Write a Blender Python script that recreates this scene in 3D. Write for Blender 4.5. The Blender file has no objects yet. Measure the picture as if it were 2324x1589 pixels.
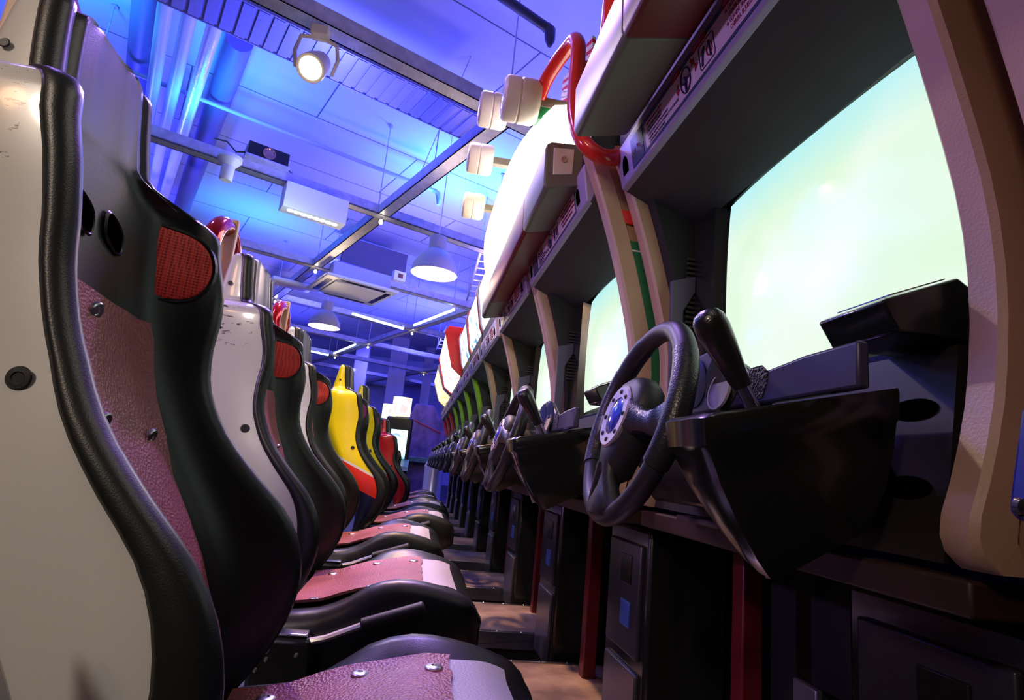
import bpy, bmesh, math, random
from mathutils import Vector, Matrix
random.seed(7)
PI = math.pi
S = bpy.context.scene
COL = S.collection

# ------------------------------------------------------------------ camera
F = 1315.0; CX = 1162.0; CY = 794.5; CAMZ = 0.75
def dv(u, v): return Vector(((u - CX) / F, -(v - CY) / F, -1.0))
Yc = dv(940, 1045).normalized()
Zc = dv(1940, 1145).cross(dv(940, 1045)).normalized()
if Zc.y < 0: Zc = -Zc
Xc = Yc.cross(Zc)
MW = Matrix((Xc, Yc, Zc))                       # camera space -> world
cd = bpy.data.cameras.new('camera'); cam = bpy.data.objects.new('camera', cd); COL.objects.link(cam)
cam.matrix_world = Matrix.Translation((0, 0, CAMZ)) @ MW.to_4x4()
cd.sensor_width = 36; cd.lens = F / 2324 * 36; cd.clip_start = 0.02; cd.clip_end = 100
S.camera = cam
def ray(u, v): return MW @ dv(u, v)
def atY(u, v, y): r = ray(u, v); return Vector((0, 0, CAMZ)) + r * (y / r.y)
def atX(u, v, x): r = ray(u, v); return Vector((0, 0, CAMZ)) + r * (x / r.x)
def atZ(u, v, z): r = ray(u, v); return Vector((0, 0, CAMZ)) + r * ((z - CAMZ) / r.z)

# ------------------------------------------------------------------ view, world
S.view_settings.view_transform = 'Standard'; S.view_settings.look = 'None'
S.view_settings.gamma = 1; S.view_settings.use_curve_mapping = False
S.view_settings.exposure = 0.0
W = bpy.data.worlds.new('world'); S.world = W; W.use_nodes = True
W.node_tree.nodes['Background'].inputs[0].default_value = (.010, .008, .02, 1)
W.node_tree.nodes['Background'].inputs[1].default_value = 1.0

# ------------------------------------------------------------------ lights
def light(kind, name, loc, col, power, size=.1, target=None, spot=None, blend=.5):
    l = bpy.data.lights.new(name, kind); o = bpy.data.objects.new(name, l); COL.objects.link(o)
    l.color = col; l.energy = power; o.location = loc
    if kind == 'AREA': l.size = size
    else: l.shadow_soft_size = size
    if kind == 'SPOT': l.spot_size = spot or math.radians(120); l.spot_blend = blend
    if target is not None:
        o.rotation_euler = (Vector(target) - Vector(loc)).to_track_quat('-Z', 'Y').to_euler()
    return o
BLUE = (.06, .07, 1.0); CYAN = (.03, .42, 1.0); VIO = (.42, .28, 1.0)
WARM = (1.0, .62, .34); NEUT = (1.0, .86, .74)
# blue ceiling washers standing on the lighting grid
for (x, y, p, c) in [(-1.0, 4.4, 120, BLUE), (1.9, 4.6, 150, BLUE), (-3.6, 6.3, 110, BLUE), (.6, 7.4, 130, (.2, .15, 1)), (-1.9, 9.6, 170, BLUE),
                     (3.0, 8.5, 200, BLUE), (-6.0, 9.0, 220, BLUE), (0.0, 13.0, 260, BLUE), (-5.0, 14.5, 260, BLUE), (3.5, 14.5, 240, BLUE)]:
    light('SPOT', 'ceiling_washer', (x, y, 2.95), c, p * 2.2, .15, (x, y + .01, 5), math.radians(165), .6)
for (x, y, p) in [(-3.0, 3.9, 95), (.15, 6.6, 110), (-2.2, 5.2, 40), (-5.5, 6.0, 120), (-2.9, 8.9, 50)]:
    light('SPOT', 'cyan_washer', (x, y, 3.3), CYAN, p * 1.6, .15, (x, y + .01, 5), math.radians(140), .9)
# blue and violet floods hung over the aisle, pointing down at the seats and wheels
light('SPOT', 'blue_flood', (-.9, 3.6, 3.0), (.18, .14, 1.0), 90, .12, (.2, 1.6, .7), math.radians(100), .6)
light('SPOT', 'blue_flood', (.02, 2.5, 3.1), (.48, .28, 1.0), 300, .08, (-.35, .95, .75), math.radians(48), .6)
light('SPOT', 'violet_spot', (-1.4, 1.6, 2.9), (.40, .22, 1.0), 45, .12, (.5, 1.6, 1.0), math.radians(80), .7)
light('SPOT', 'violet_spot', (-2.9, .9, 1.75), (.62, .36, 1.0), 110, .08, (.42, 1.3, 1.40), math.radians(42), .7)  # low spot added from the left to brighten the instruction card
# violet upward spots added for missing bounce light on the beam undersides
for (x, y, p) in [(1.0, 2.2, 10), (1.0, 5.0, 55), (1.0, 8.0, 45), (-3.2, 3.0, 22), (-3.4, 7.5, 50), (-4, 12, 100), (1.2, 12, 100)]:
    light('SPOT', 'violet_bounce_fill', (x, y, 1.95), (.55, .42, 1.0), p, .15, (x - .5, y + .6, 4), math.radians(150), .7)
light('SPOT', 'violet_bounce_fill', (.8, 6.6, 1.7), (.75, .62, 1.0), 90, .1, (-.9, 7.3, 3.05), math.radians(60), .8)  # extra spot added to brighten the cassette's dark underside
# wall washers at the far end
for x in (-5, -1.5, 2): light('SPOT', 'wall_washer', (x, 17.0, 3.4), (.12, .12, 1.0), 170, .2, (x, 21, 1.8), math.radians(130), .7)
# warm house lamps behind the camera
light('SPOT', 'house_lamp', (-1.5, -1.1, 2.1), NEUT, 70, .15, (-.6, .8, .85), math.radians(58), .7)
light('POINT', 'house_lamp', (-2.8, -2.0, 2.9), (1, .55, .28), 48, .2)
light('SPOT', 'house_lamp', (-1.6, 1.2, 3.0), (1, .92, .8), 130, .12, (-.3, 4.0, .8), math.radians(70), .7)
light('SPOT', 'step_fill', (-.35, 2.6, 3.1), (1, .60, .36), 330, .05, (.30, 2.35, .1), math.radians(58), .5)  # warm spot added above the aisle to brighten the step boards

# ------------------------------------------------------------------ materials
MATS = {}
def nod(m): return m.node_tree.nodes, m.node_tree.links
def mat(name, col, rough=.5, metal=0, spec=.5, bump=0, bscale=60, coat=0, noise=0, nscale=8, ncol=None, kind='noise'):
    if name in MATS: return MATS[name]
    m = bpy.data.materials.new(name); m.use_nodes = True; n, l = nod(m)
    b = n['Principled BSDF']
    b.inputs['Base Color'].default_value = (*col, 1); b.inputs['Roughness'].default_value = rough
    b.inputs['Metallic'].default_value = metal; b.inputs['Specular IOR Level'].default_value = spec
    b.inputs['Coat Weight'].default_value = coat; b.inputs['Coat Roughness'].default_value = .08
    tc = n.new('ShaderNodeTexCoord')
    if noise:
        nz = n.new('ShaderNodeTexNoise'); nz.inputs['Scale'].default_value = nscale; nz.inputs['Detail'].default_value = 5
        l.new(tc.outputs['Object'], nz.inputs['Vector'])
        cr = n.new('ShaderNodeValToRGB'); cr.color_ramp.elements[0].position = .38; cr.color_ramp.elements[1].position = .68
        c2 = ncol or tuple(x * (1 - noise) for x in col)
        cr.color_ramp.elements[0].color = (*c2, 1); cr.color_ramp.elements[1].color = (*col, 1)
        l.new(nz.outputs['Fac'], cr.inputs['Fac']); l.new(cr.outputs['Color'], b.inputs['Base Color'])
    if bump:
        if kind == 'noise':
            t = n.new('ShaderNodeTexNoise'); t.inputs['Detail'].default_value = 3; out = 'Fac'
        else:
            t = n.new('ShaderNodeTexVoronoi'); out = 'Distance'
        t.inputs['Scale'].default_value = bscale; l.new(tc.outputs['Object'], t.inputs['Vector'])
        bp = n.new('ShaderNodeBump'); bp.inputs['Strength'].default_value = bump; bp.inputs['Distance'].default_value = .004
        l.new(t.outputs[out], bp.inputs['Height']); l.new(bp.outputs['Normal'], b.inputs['Normal'])
    MATS[name] = m; return m
def emi(name, col, strength, base=None):
    if name in MATS: return MATS[name]
    m = mat(name, base or col, .4); b = m.node_tree.nodes['Principled BSDF']
    b.inputs['Emission Color'].default_value = (*col, 1); b.inputs['Emission Strength'].default_value = strength
    return m

black_vinyl = mat('black_vinyl', (.012, .014, .013), .36, spec=.5, bump=.08, bscale=700)
black_gloss = mat('black_gloss_plastic', (.012, .013, .012), .2, coat=.2)
black_matt = mat('black_matt_plastic', (.012, .012, .012), .6)
dark_grey = mat('dark_grey_plastic', (.045, .045, .042), .55, noise=.3, nscale=5)
beige = mat('beige_moulding', (.60, .40, .26), .42, noise=.12, nscale=7, bump=.1, bscale=300)
cream = mat('cream_plastic', (.80, .72, .58), .35)
steel = mat('brushed_steel', (.62, .60, .58), .28, metal=1)
chrome = mat('chrome', (.85, .82, .8), .1, metal=1)
alu = mat('aluminium_beam', (.62, .60, .66), .4, metal=.35, noise=.25, nscale=14)
red_paint = mat('red_paint', (.80, .03, .015), .22, coat=.5)
red_panel = mat('red_leather', (.40, .12, .12), .38, bump=.35, bscale=260, kind='v', noise=.25, nscale=9)
red_dark = mat('red_plastic', (.16, .008, .006), .4)
grey_pl = mat('grey_plastic', (.20, .185, .14), .45, noise=.2, nscale=5)
wood = mat('worn_step_board', (.52, .34, .22), .5, noise=.75, nscale=5, ncol=(.16, .10, .08), bump=.2, bscale=30)
ceil_m = mat('painted_ceiling', (.55, .58, .80), .8)
pipe_m = mat('painted_pipe', (.5, .5, .75), .35)
foil = mat('foil_duct', (.9, .9, .95), .25, metal=.45, bump=1.0, bscale=60)
rubber = mat('black_rubber', (.02, .02, .02), .5)
green_pl = mat('green_panel', (.01, .16, .05), .4)
white_box = mat('white_enamel', (.85, .88, .9), .4)

def shell_mat(name, col, scratch=True, two=None):
    """glossy moulded shell; scuffs of their own shape; optional colour blocks by height"""
    m = mat(name, col, .25, coat=.35); n, l = nod(m); b = n['Principled BSDF']
    tc = n.new('ShaderNodeTexCoord'); src = None
    if two:
        sp = n.new('ShaderNodeSeparateXYZ'); l.new(tc.outputs['Object'], sp.inputs[0])
        ma = n.new('ShaderNodeMath'); ma.operation = 'MULTIPLY_ADD'; ma.inputs[1].default_value = .42
        l.new(sp.outputs['X'], ma.inputs[0]); l.new(sp.outputs['Z'], ma.inputs[2])
        cr = n.new('ShaderNodeValToRGB'); cr.color_ramp.interpolation = 'CONSTANT'; e = cr.color_ramp.elements
        e[0].position = 0; e[0].color = (*two[0], 1); e[1].position = .463; e[1].color = (*two[1], 1)
        k = e.new(.553); k.color = (.75, .75, .7, 1); k = e.new(.563); k.color = (*col, 1)
        l.new(ma.outputs[0], cr.inputs['Fac']); src = cr.outputs['Color']
    if scratch:
        mp = n.new('ShaderNodeMapping'); mp.inputs['Scale'].default_value = (22, 22, 95); l.new(tc.outputs['Object'], mp.inputs[0])
        nz = n.new('ShaderNodeTexNoise'); nz.inputs['Scale'].default_value = 1; nz.inputs['Detail'].default_value = 6; nz.inputs['Roughness'].default_value = .7
        l.new(mp.outputs[0], nz.inputs['Vector'])
        th = n.new('ShaderNodeMath'); th.operation = 'GREATER_THAN'; th.inputs[1].default_value = .575; l.new(nz.outputs['Fac'], th.inputs[0])
        sp2 = n.new('ShaderNodeSeparateXYZ'); l.new(tc.outputs['Object'], sp2.inputs[0])
        g1 = n.new('ShaderNodeMath'); g1.operation = 'GREATER_THAN'; g1.inputs[1].default_value = .955; l.new(sp2.outputs['Z'], g1.inputs[0])
        g2 = n.new('ShaderNodeMath'); g2.operation = 'LESS_THAN'; g2.inputs[1].default_value = 1.055; l.new(sp2.outputs['Z'], g2.inputs[0])
        g3 = n.new('ShaderNodeMath'); g3.operation = 'LESS_THAN'; g3.inputs[1].default_value = -.372; l.new(sp2.outputs['X'], g3.inputs[0])
        a = n.new('ShaderNodeMath'); a.operation = 'MULTIPLY'; l.new(g1.outputs[0], a.inputs[0]); l.new(g2.outputs[0], a.inputs[1])
        a2 = n.new('ShaderNodeMath'); a2.operation = 'MULTIPLY'; l.new(a.outputs[0], a2.inputs[0]); l.new(th.outputs[0], a2.inputs[1])
        a3 = n.new('ShaderNodeMath'); a3.operation = 'MULTIPLY'; l.new(a2.outputs[0], a3.inputs[0]); l.new(g3.outputs[0], a3.inputs[1])
        mx = n.new('ShaderNodeMix'); mx.data_type = 'RGBA'; l.new(a3.outputs[0], mx.inputs[0])
        mx.inputs[6].default_value = (*col, 1); mx.inputs[7].default_value = (.02, .025, .06, 1)
        src = mx.outputs[2]
    if src: l.new(src, b.inputs['Base Color'])
    return m
white_shell = shell_mat('white_shell', (.74, .73, .68))
yellow_shell = shell_mat('yellow_shell', (.90, .74, .01), False, ((.012, .014, .05), (.85, .035, .01)))
red_shell = shell_mat('red_shell', (.75, .01, .02), False)

def mesh_fabric(name, col):
    m = mat(name, col, .55); n, l = nod(m); b = n['Principled BSDF']; tc = n.new('ShaderNodeTexCoord')
    v = n.new('ShaderNodeTexVoronoi'); v.inputs['Scale'].default_value = 230; v.inputs['Randomness'].default_value = .0
    l.new(tc.outputs['Object'], v.inputs['Vector'])
    cr = n.new('ShaderNodeValToRGB'); cr.color_ramp.elements[0].position = .25; cr.color_ramp.elements[1].position = .45
    cr.color_ramp.elements[0].color = (*(c * .35 for c in col), 1); cr.color_ramp.elements[1].color = (*col, 1)
    l.new(v.outputs['Distance'], cr.inputs['Fac']); l.new(cr.outputs['Color'], b.inputs['Base Color'])
    bp = n.new('ShaderNodeBump'); bp.inputs['Strength'].default_value = .5; bp.inputs['Distance'].default_value = .002
    l.new(v.outputs['Distance'], bp.inputs['Height']); l.new(bp.outputs['Normal'], b.inputs['Normal'])
    return m
pad_red = mesh_fabric('red_speaker_mesh', (.80, .05, .035))

# ------------------------------------------------------------------ mesh builder
class MB:
    def __init__(s): s.v = []; s.f = []; s.m = []
    def add(s, vs, fs, mi=0):
        o = len(s.v); s.v += [tuple(v) for v in vs]; s.f += [tuple(i + o for i in f) for f in fs]; s.m += [mi] * len(fs); return s
    def box(s, a, b, mi=0, M=None):
        x0, y0, z0 = a; x1, y1, z1 = b
        vs = [Vector(p) for p in ((x0, y0, z0), (x1, y0, z0), (x1, y1, z0), (x0, y1, z0), (x0, y0, z1), (x1, y0, z1), (x1, y1, z1), (x0, y1, z1))]
        if M: vs = [M @ v for v in vs]
        return s.add(vs, [(0, 3, 2, 1), (4, 5, 6, 7), (0, 1, 5, 4), (1, 2, 6, 5), (2, 3, 7, 6), (3, 0, 4, 7)], mi)
    def loft(s, rings, closed=True, caps=True, mi=0):
        n = len(rings[0]); vs = [p for r in rings for p in r]; fs = []
        for i in range(len(rings) - 1):
            for j in range(n if closed else n - 1):
                k = (j + 1) % n; fs.append((i * n + j, i * n + k, (i + 1) * n + k, (i + 1) * n + j))
        if caps: fs.append(tuple(range(n))[::-1]); fs.append(tuple((len(rings) - 1) * n + j for j in range(n)))
        return s.add(vs, fs, mi)
    def prism(s, poly, d, mi=0, M=None):
        """poly: 3-D points in a plane, extruded by vector d"""
        d = Vector(d); a = [Vector(p) for p in poly]; b = [p + d for p in a]
        if M: a = [M @ p for p in a]; b = [M @ p for p in b]
        return s.loft([a, b], mi=mi)
    def tube(s, path, r, seg=12, mi=0, caps=True, closed=False):
        path = [Vector(p) for p in path]; n = len(path); rings = []
        rr = r if isinstance(r, (list, tuple)) else [r] * n
        t0 = (path[1] - path[0]).normalized(); up = Vector((0, 0, 1)) if abs(t0.z) < .9 else Vector((1, 0, 0))
        nrm = t0.cross(up).normalized()
        for i in range(n):
            if closed: t = (path[(i + 1) % n] - path[i - 1]).normalized()
            else: t = (path[min(i + 1, n - 1)] - path[max(i - 1, 0)]).normalized()
            nrm = (nrm - t * nrm.dot(t)).normalized(); bi = t.cross(nrm)
            rings.append([path[i] + (nrm * math.cos(a) + bi * math.sin(a)) * rr[i] for a in (2 * PI * k / seg for k in range(seg))])
        if closed: rings.append(rings[0]); caps = False
        return s.loft(rings, True, caps, mi)
    def lathe(s, prof, base, axis=(0, 0, 1), seg=24, mi=0):
        """prof: (radius, height along axis)"""
        ax = Vector(axis).normalized(); q = ax.to_track_quat('Z', 'Y'); b = Vector(base)
        rings = [[b + q @ Vector((max(r, 1e-4) * math.cos(a), max(r, 1e-4) * math.sin(a), h)) for a in (2 * PI * k / seg for k in range(seg))] for r, h in prof]
        return s.loft(rings, True, True, mi)
    def build(s, name, mats, parent=None, smooth=35, bevel=0, seg=2, loc=None):
        me = bpy.data.meshes.new(name); me.from_pydata(s.v, [], s.f)
        bm = bmesh.new(); bm.from_mesh(me); bmesh.ops.remove_doubles(bm, verts=bm.verts, dist=1e-5)
        bmesh.ops.recalc_face_normals(bm, faces=bm.faces); bm.to_mesh(me); bm.free()
        if not isinstance(mats, (list, tuple)): mats = [mats]
        for m in mats: me.materials.append(m)
        if len(mats) > 1 and len(me.polygons) == len(s.m):
            for p, i in zip(me.polygons, s.m): p.material_index = i
        if smooth:
            for p in me.polygons: p.use_smooth = True
            me.set_sharp_from_angle(angle=math.radians(smooth))
        o = bpy.data.objects.new(name, me); COL.objects.link(o); o.parent = parent
        if loc is not None: o.location = loc
        if bevel:
            b = o.modifiers.new('bevel', 'BEVEL'); b.width = bevel; b.segments = seg; b.limit_method = 'ANGLE'; b.angle_limit = math.radians(35)
            if smooth: b.harden_normals = False
        return o
def tag(o, label=None, cat=None, group=None, kind=None):
    if label: o['label'] = label
    if cat: o['category'] = cat
    if group: o['group'] = group
    if kind: o['kind'] = kind
    return o
def thing(name, label, cat, loc=(0, 0, 0), rz=0, group=None):
    o = bpy.data.objects.new(name, None); COL.objects.link(o); o.location = loc; o.rotation_euler.z = rz; o.empty_display_size = .1
    return tag(o, label, cat, group)
def struct(name, mb, m, **k): return tag(mb.build(name, m, **k), kind='structure')
def copy_tree(o, parent=None, swap=None, skip=()):
    c = o.copy(); COL.objects.link(c); c.parent = parent
    if swap and c.type == 'MESH' and any(s and s.name in swap for s in [x.material for x in c.material_slots]):
        c.data = c.data.copy()
        for i, m in enumerate(c.data.materials):
            if m.name in swap: c.data.materials[i] = swap[m.name]
    for ch in list(o.children):
        if ch.name.split('.')[0] not in skip: copy_tree(ch, c, swap, skip)
    return c
def interp(tab, z):
    """piecewise cubic (smoothed) table lookup, tab sorted by descending z"""
    t = sorted(tab)
    if z <= t[0][0]: return t[0][1]
    if z >= t[-1][0]: return t[-1][1]
    for i in range(len(t) - 1):
        if t[i][0] <= z <= t[i + 1][0]:
            x0, y0 = t[i]; x1, y1 = t[i + 1]
            m0 = (y1 - t[i - 1][1]) / (x1 - t[i - 1][0]) if i > 0 else (y1 - y0) / (x1 - x0)
            m1 = (t[i + 2][1] - y0) / (t[i + 2][0] - x0) if i + 2 < len(t) else (y1 - y0) / (x1 - x0)
            h = x1 - x0; s = (z - x0) / h
            return (2*s**3-3*s*s+1)*y0 + (s**3-2*s*s+s)*h*m0 + (-2*s**3+3*s*s)*y1 + (s**3-s*s)*h*m1
def text_mesh(name, txt, size, M, m, parent, align='LEFT', ext=.0003, xs=1.0):
    cu = bpy.data.curves.new(name, 'FONT'); cu.body = txt; cu.size = size; cu.extrude = ext; cu.align_x = align; cu.space_line = 1.0
    t = bpy.data.objects.new(name, cu); me = bpy.data.meshes.new_from_object(t); bpy.data.objects.remove(t)
    me.transform(M @ Matrix.Diagonal((xs, 1, 1, 1))); me.materials.clear(); me.materials.append(m)
    o = bpy.data.objects.new(name, me); COL.objects.link(o); o.parent = parent; return o

# ================================================================== ROOM
LU = Vector((-.4305, .9026, 0)); LW = Vector((.9026, .4305, 0)); LO = Vector((-.66, 5.85, 0)); DU = 2.33; DW = 2.56
def lat(a, b, z): p = LO + LU * (a * DU) + LW * (b * DW); p.z = z; return p
CZ = 4.25
# ceiling with slab joints
n_, l_ = nod(ceil_m); bs = n_['Principled BSDF']
tc = n_.new('ShaderNodeTexCoord'); mp = n_.new('ShaderNodeMapping'); mp.inputs['Rotation'].default_value = (0, 0, -math.atan2(.4305, .9026))
br = n_.new('ShaderNodeTexBrick'); br.inputs['Scale'].default_value = 1; br.inputs['Brick Width'].default_value = 2.4; br.inputs['Row Height'].default_value = 1.2
br.inputs['Mortar Size'].default_value = .008; br.inputs['Color1'].default_value = (.55, .58, .8, 1); br.inputs['Color2'].default_value = (.52, .55, .77, 1)
br.inputs['Mortar'].default_value = (.12, .12, .2, 1)
l_.new(tc.outputs['Object'], mp.inputs[0]); l_.new(mp.outputs[0], br.inputs[0]); l_.new(br.outputs['Color'], bs.inputs['Base Color'])
X0, X1, Y0, Y1 = -11, 7, -4.5, 21
struct('ceiling', MB().box((X0, Y0, CZ), (X1, Y1, CZ + .1)), ceil_m, smooth=0)
floor_m = mat('dark_floor', (.03, .025, .028), .45, noise=.4, nscale=3)
struct('floor', MB().box((X0, Y0, -.1), (X1, Y1, 0)), floor_m, smooth=0)
wall_m = mat('blue_grey_wall', (.45, .46, .62), .8, noise=.1, nscale=2)
wall_d = mat('dark_wall', (.05, .045, .06), .8, noise=.2, nscale=2)
struct('wall_back', MB().box((X0, Y1, 0), (X1, Y1 + .1, CZ)), wall_m, smooth=0)
struct('wall_left', MB().box((X0 - .1, Y0, 0), (X0, Y1, CZ)), wall_m, smooth=0)
struct('wall_right', MB().box((X1, Y0, 0), (X1 + .1, Y1, CZ)), wall_m, smooth=0)
struct('wall_front', MB().box((X0, Y0 - .1, 0), (X1, Y0, CZ)), wall_d, smooth=0)

# ================================================================== RACING SEATS
XF = [(1.215, -.430), (1.17, -.425), (1.11, -.415), (1.086, -.406), (1.074, -.376), (1.064, -.352), (1.05, -.338), (1.02, -.332), (.97, -.318), (.93, -.314), (.88, -.318), (.83, -.314),
      (.79, -.298), (.75, -.272), (.70, -.226), (.66, -.186), (.62, -.160), (.57, -.146), (.52, -.150), (.47, -.168), (.42, -.198), (.36, -.245), (.32, -.280)]
XI = [(1.215, -.434), (1.1, -.422), (1.0, -.415), (.9, -.402), (.8, -.375), (.7, -.325), (.6, -.268), (.5, -.236), (.4, -.245), (.32, -.290)]
XB = [(1.215, -.482), (1.15, -.495), (1.06, -.510), (.95, -.505), (.85, -.485), (.7, -.405), (.6, -.335), (.5, -.290), (.4, -.285), (.32, -.305)]
HW = [(1.215, .102), (1.17, .106), (1.105, .111), (1.086, .118), (1.076, .155), (1.068, .182), (1.055, .196), (1.03, .200), (.9, .205), (.8, .218), (.7, .238), (.6, .252), (.5, .252), (.42, .238), (.36, .2), (.32, .14)]
BW = [(1.215, .028), (1.11, .028), (1.06, .028), (.9, .024), (.8, .024), (.7, .034), (.6, .044), (.5, .05), (.4, .05), (.32, .02)]
ZS = sorted(set([round(.32 + .02 * i, 3) for i in range(37)] + [1.05, 1.056, 1.061, 1.065, 1.069, 1.073, 1.077, 1.081, 1.086, 1.093, 1.10, 1.11] + [1.12, 1.15, 1.18, 1.195, 1.203, 1.209, 1.213, 1.215]))
def mirror_ring(half, z): return [Vector((x, y, z)) for x, y in half] + [Vector((x, -y, z)) for x, y in half[::-1] if abs(y) > 1e-6]
def make_seat(skew=False):
    root = thing('racing_chair', '', 'chair')
    pad, sh = MB(), MB(); pr, sr = [], []
    for z in ZS:
        xf, xi, xb, hw, bw = (interp(t, z) for t in (XF, XI, XB, HW, BW))
        e = min(1, max(0, (1.215 - z) / .014)); e = math.sqrt(1 - (1 - e) ** 2) if e < 1 else 1     # rounded top
        sh_in = (1 - e) * .014
        hw2 = hw - sh_in; xf2 = xf - sh_in; wall = .042
        deep = max(xf2 - xi, .004); q = min(1, deep / .05)
        cin = hw2 - wall
        half = [(xi, 0), (xi + .001, cin * .45), (xi + .004, cin * .75), (xi + .012 * q + deep * .05, cin * .93), (xi + .02 * q + deep * .22, cin + .002), (xi + deep * .65, cin + .010),
                (xf2 - .010, hw2 - .026), (xf2 - .002, hw2 - .016), (xf2, hw2 - .006), (xf2 - .006, hw2 + .002), (xf2 - .014, hw2 + .005), (xf2 - bw + .006, hw2 + .005), (xf2 - bw, hw2 + .001),
                (xf2 - bw - .002, hw2 - .014), (min(xi - .02, xf2 - bw - .006), hw2 - .04), (min(xi - .024, xf2 - bw - .006), 0)]
        pr.append(mirror_ring(half, z))
        xb2 = xb + sh_in; xs = xf2 - bw + .003
        xb2 = min(xb2, xs - .015)
        d = xs - xb2
        c = min(.05, d * .45)
        halfs = [(xs, hw2 - .012), (xs, hw2 - .0), (xb2 + c, hw2 - .0), (xb2 + c * .45, hw2 - c * .22), (xb2 + c * .1, hw2 - c * .7), (xb2, hw2 - c * 1.4), (xb2, 0)]
        inner = [(xb2 + .01, 0), (xb2 + .012, hw2 - c * 1.6), (xb2 + c + .008, hw2 - .02)]
        ring = [Vector((x, y, z)) for x, y in halfs] + [Vector((x, -y, z)) for x, y in halfs[::-1][1:]]
        ring += [Vector((x, -y, z)) for x, y in inner[::-1]] + [Vector((x, y, z)) for x, y in inner[1:]]
        sr.append(ring)
    pad.loft(pr).build('padded_backrest', black_vinyl, root, smooth=60)
    s = sh.loft(sr).build('shell', white_shell, root, smooth=60)
    # moulded crease line and screw caps on the shell
    for sg in (-1, 1):
        cap = MB().lathe([(.0001, 0), (.0085, 0), (.0095, .0008), (.0085, .0022), (.005, .0024), (.004, .0016), (.0001, .0016)], (-.342, sg * .2225, .782), (0, sg, 0), 20)
        cap.build('screw_cap', rubber, root)
        cap = MB().lathe([(.0001, 0), (.005, 0), (.0055, .001), (.0045, .002), (.0001, .002)], (-.470, sg * .1112, 1.13), (0, sg, 0), 16)
        cap.build('screw_cap', rubber, root)
    # speaker pads on the inside of both wings
    def wing_y(x, z):
        xf, xi, hw = interp(XF, z), interp(XI, z), interp(HW, z); deep = xf - xi; cin = hw - .042
        pts = [(xi + .02 + deep * .22, cin + .002), (xi + deep * .65, cin + .010), (xf - .010, hw - .026)]
        for (a, ya), (b, yb) in zip(pts, pts[1:]):
            if x <= b: return ya + (yb - ya) * (x - a) / (b - a)
        return pts[-1][1]
    out = []
    cx, cz, ax, az = -.379, .993, .046, .050
    for k in range(40):
        a = 2 * PI * k / 40; c_, s_ = math.cos(a), math.sin(a); p = 4.0 if c_ < 0 else 2.3
        r = (abs(c_) ** p + abs(s_) ** p) ** (-1 / p); x = cx + ax * r * c_; z = cz + az * r * s_
        z += -.10 * (x - cx) * (1 if s_ > 0 else -.5)
        out.append((x, z))
    for sg in ((1,) if skew else (1, -1)):
        rings = []
        for (sc, off) in ((1.13, -.004), (1.10, .0035), (1.03, .0035), (1.0, .001)):
            rings.append([Vector((cx + (x - cx) * sc, sg * (wing_y(cx + (x - cx) * sc, z) - off), cz + (z - cz) * sc)) for x, z in out])
        surround = MB().loft(rings, True, False).build('speaker_surround', black_vinyl, root, smooth=50)
        rings = []
        for sc, off in ((1.01, -.002), (1.0, .003), (.9, .0045), (.5, .0055), (.02, .0058)):
            rings.append([Vector((cx + (x - cx) * sc, sg * (wing_y(cx + (x - cx) * sc, z) - off), cz + (z - cz) * sc)) for x, z in out])
        MB().loft(rings).build('speaker_pad', pad_red, root, smooth=60)
    # belt slots
    for sg in (-1, 1):
        ring = []
        for k in range(28):
            a = 2 * PI * k / 28; c_, s_ = math.cos(a), math.sin(a); p = 3.2; YS = .013 + sg * .035
            r = (abs(c_) ** p + abs(s_) ** p) ** (-1 / p); ring.append((YS + .0215 * r * c_, .993 + .0185 * r * s_ - .35 * .0215 * r * c_))
        mb = MB(); rr = []
        for sc, dx in ((1.12, .001), (1.0, .0035), (.93, .002), (.9, -.002)):
            rr.append([Vector((interp(XI, .993 + (z - .993) * sc) + .0025 + dx, YS + (y - YS) * sc, .993 + (z - .993) * sc)) for y, z in ring])
        mb.loft(rr, True, False); mb.build('belt_slot_rim', black_vinyl, root, smooth=60)
        MB().prism([(interp(XI, z) + .0040, YS + (y - YS) * .93, .993 + (z - .993) * .93) for y, z in ring], (.0006, 0, 0)).build('belt_slot', mat('slot_dark', (.001, .001, .001), 1, spec=0), root)
    # riveted leather panel over the lower back
    zz = [.912, .905, .88, .84, .8, .75, .7, .65, .6, .55, .5]
    ys = [i / 8 for i in range(-8, 9)]
    rg = []
    for z in zz:
        hw = .138 if z > .89 else .143
        row = []
        for t in ys:
            zt = z + (.012 * (-t) if z > .89 else 0); y = t * hw
            cin = interp(HW, zt) - .042; u = abs(y) / cin
            x = interp(XI, zt) + (.001 if u < .45 else .004 if u < .75 else .012)  + .004 + max(0, u - .8) * .05
            row.append(Vector((x, y, zt)))
        rg.append(row + [p - Vector((.007, 0, 0)) for p in row[::-1]])
    MB().loft(rg).build('leather_back_panel', red_panel, root, smooth=60)
    for (y, z) in ((.018, .885), (-.098, .885), (.108, .745), (.004, .757), (-.1, .75)):
        cin = interp(HW, z) - .042; u = abs(y) / cin
        x = interp(XI, z) + (.006 if u < .45 else .009 if u < .75 else .016)
        MB().lathe([(.0001, -.003), (.0125, -.003), (.0125, .0005), (.011, .0018), (.004, .002), (.003, .001), (.0001, .001)], (x, y, z), (1, 0, -.35), 20).build('rivet', steel, root)
    # roll bar behind the head
    MBt = MB(); path = []
    for t in range(0, 19):
        a = PI * t / 18; path.append((-.545, .085 * math.cos(a), 1.225 + .085 * math.sin(a)))
    path = [(-.49, .085, 1.08), (-.525, .085, 1.13)] + path + [(-.525, -.085, 1.13), (-.49, -.085, 1.08)]
    MBt.tube(path, .024, 14); MBt.build('roll_bar', mat('metallic_red_tube', (.45, .01, .02), .12, metal=.6, coat=.6), root)
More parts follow.
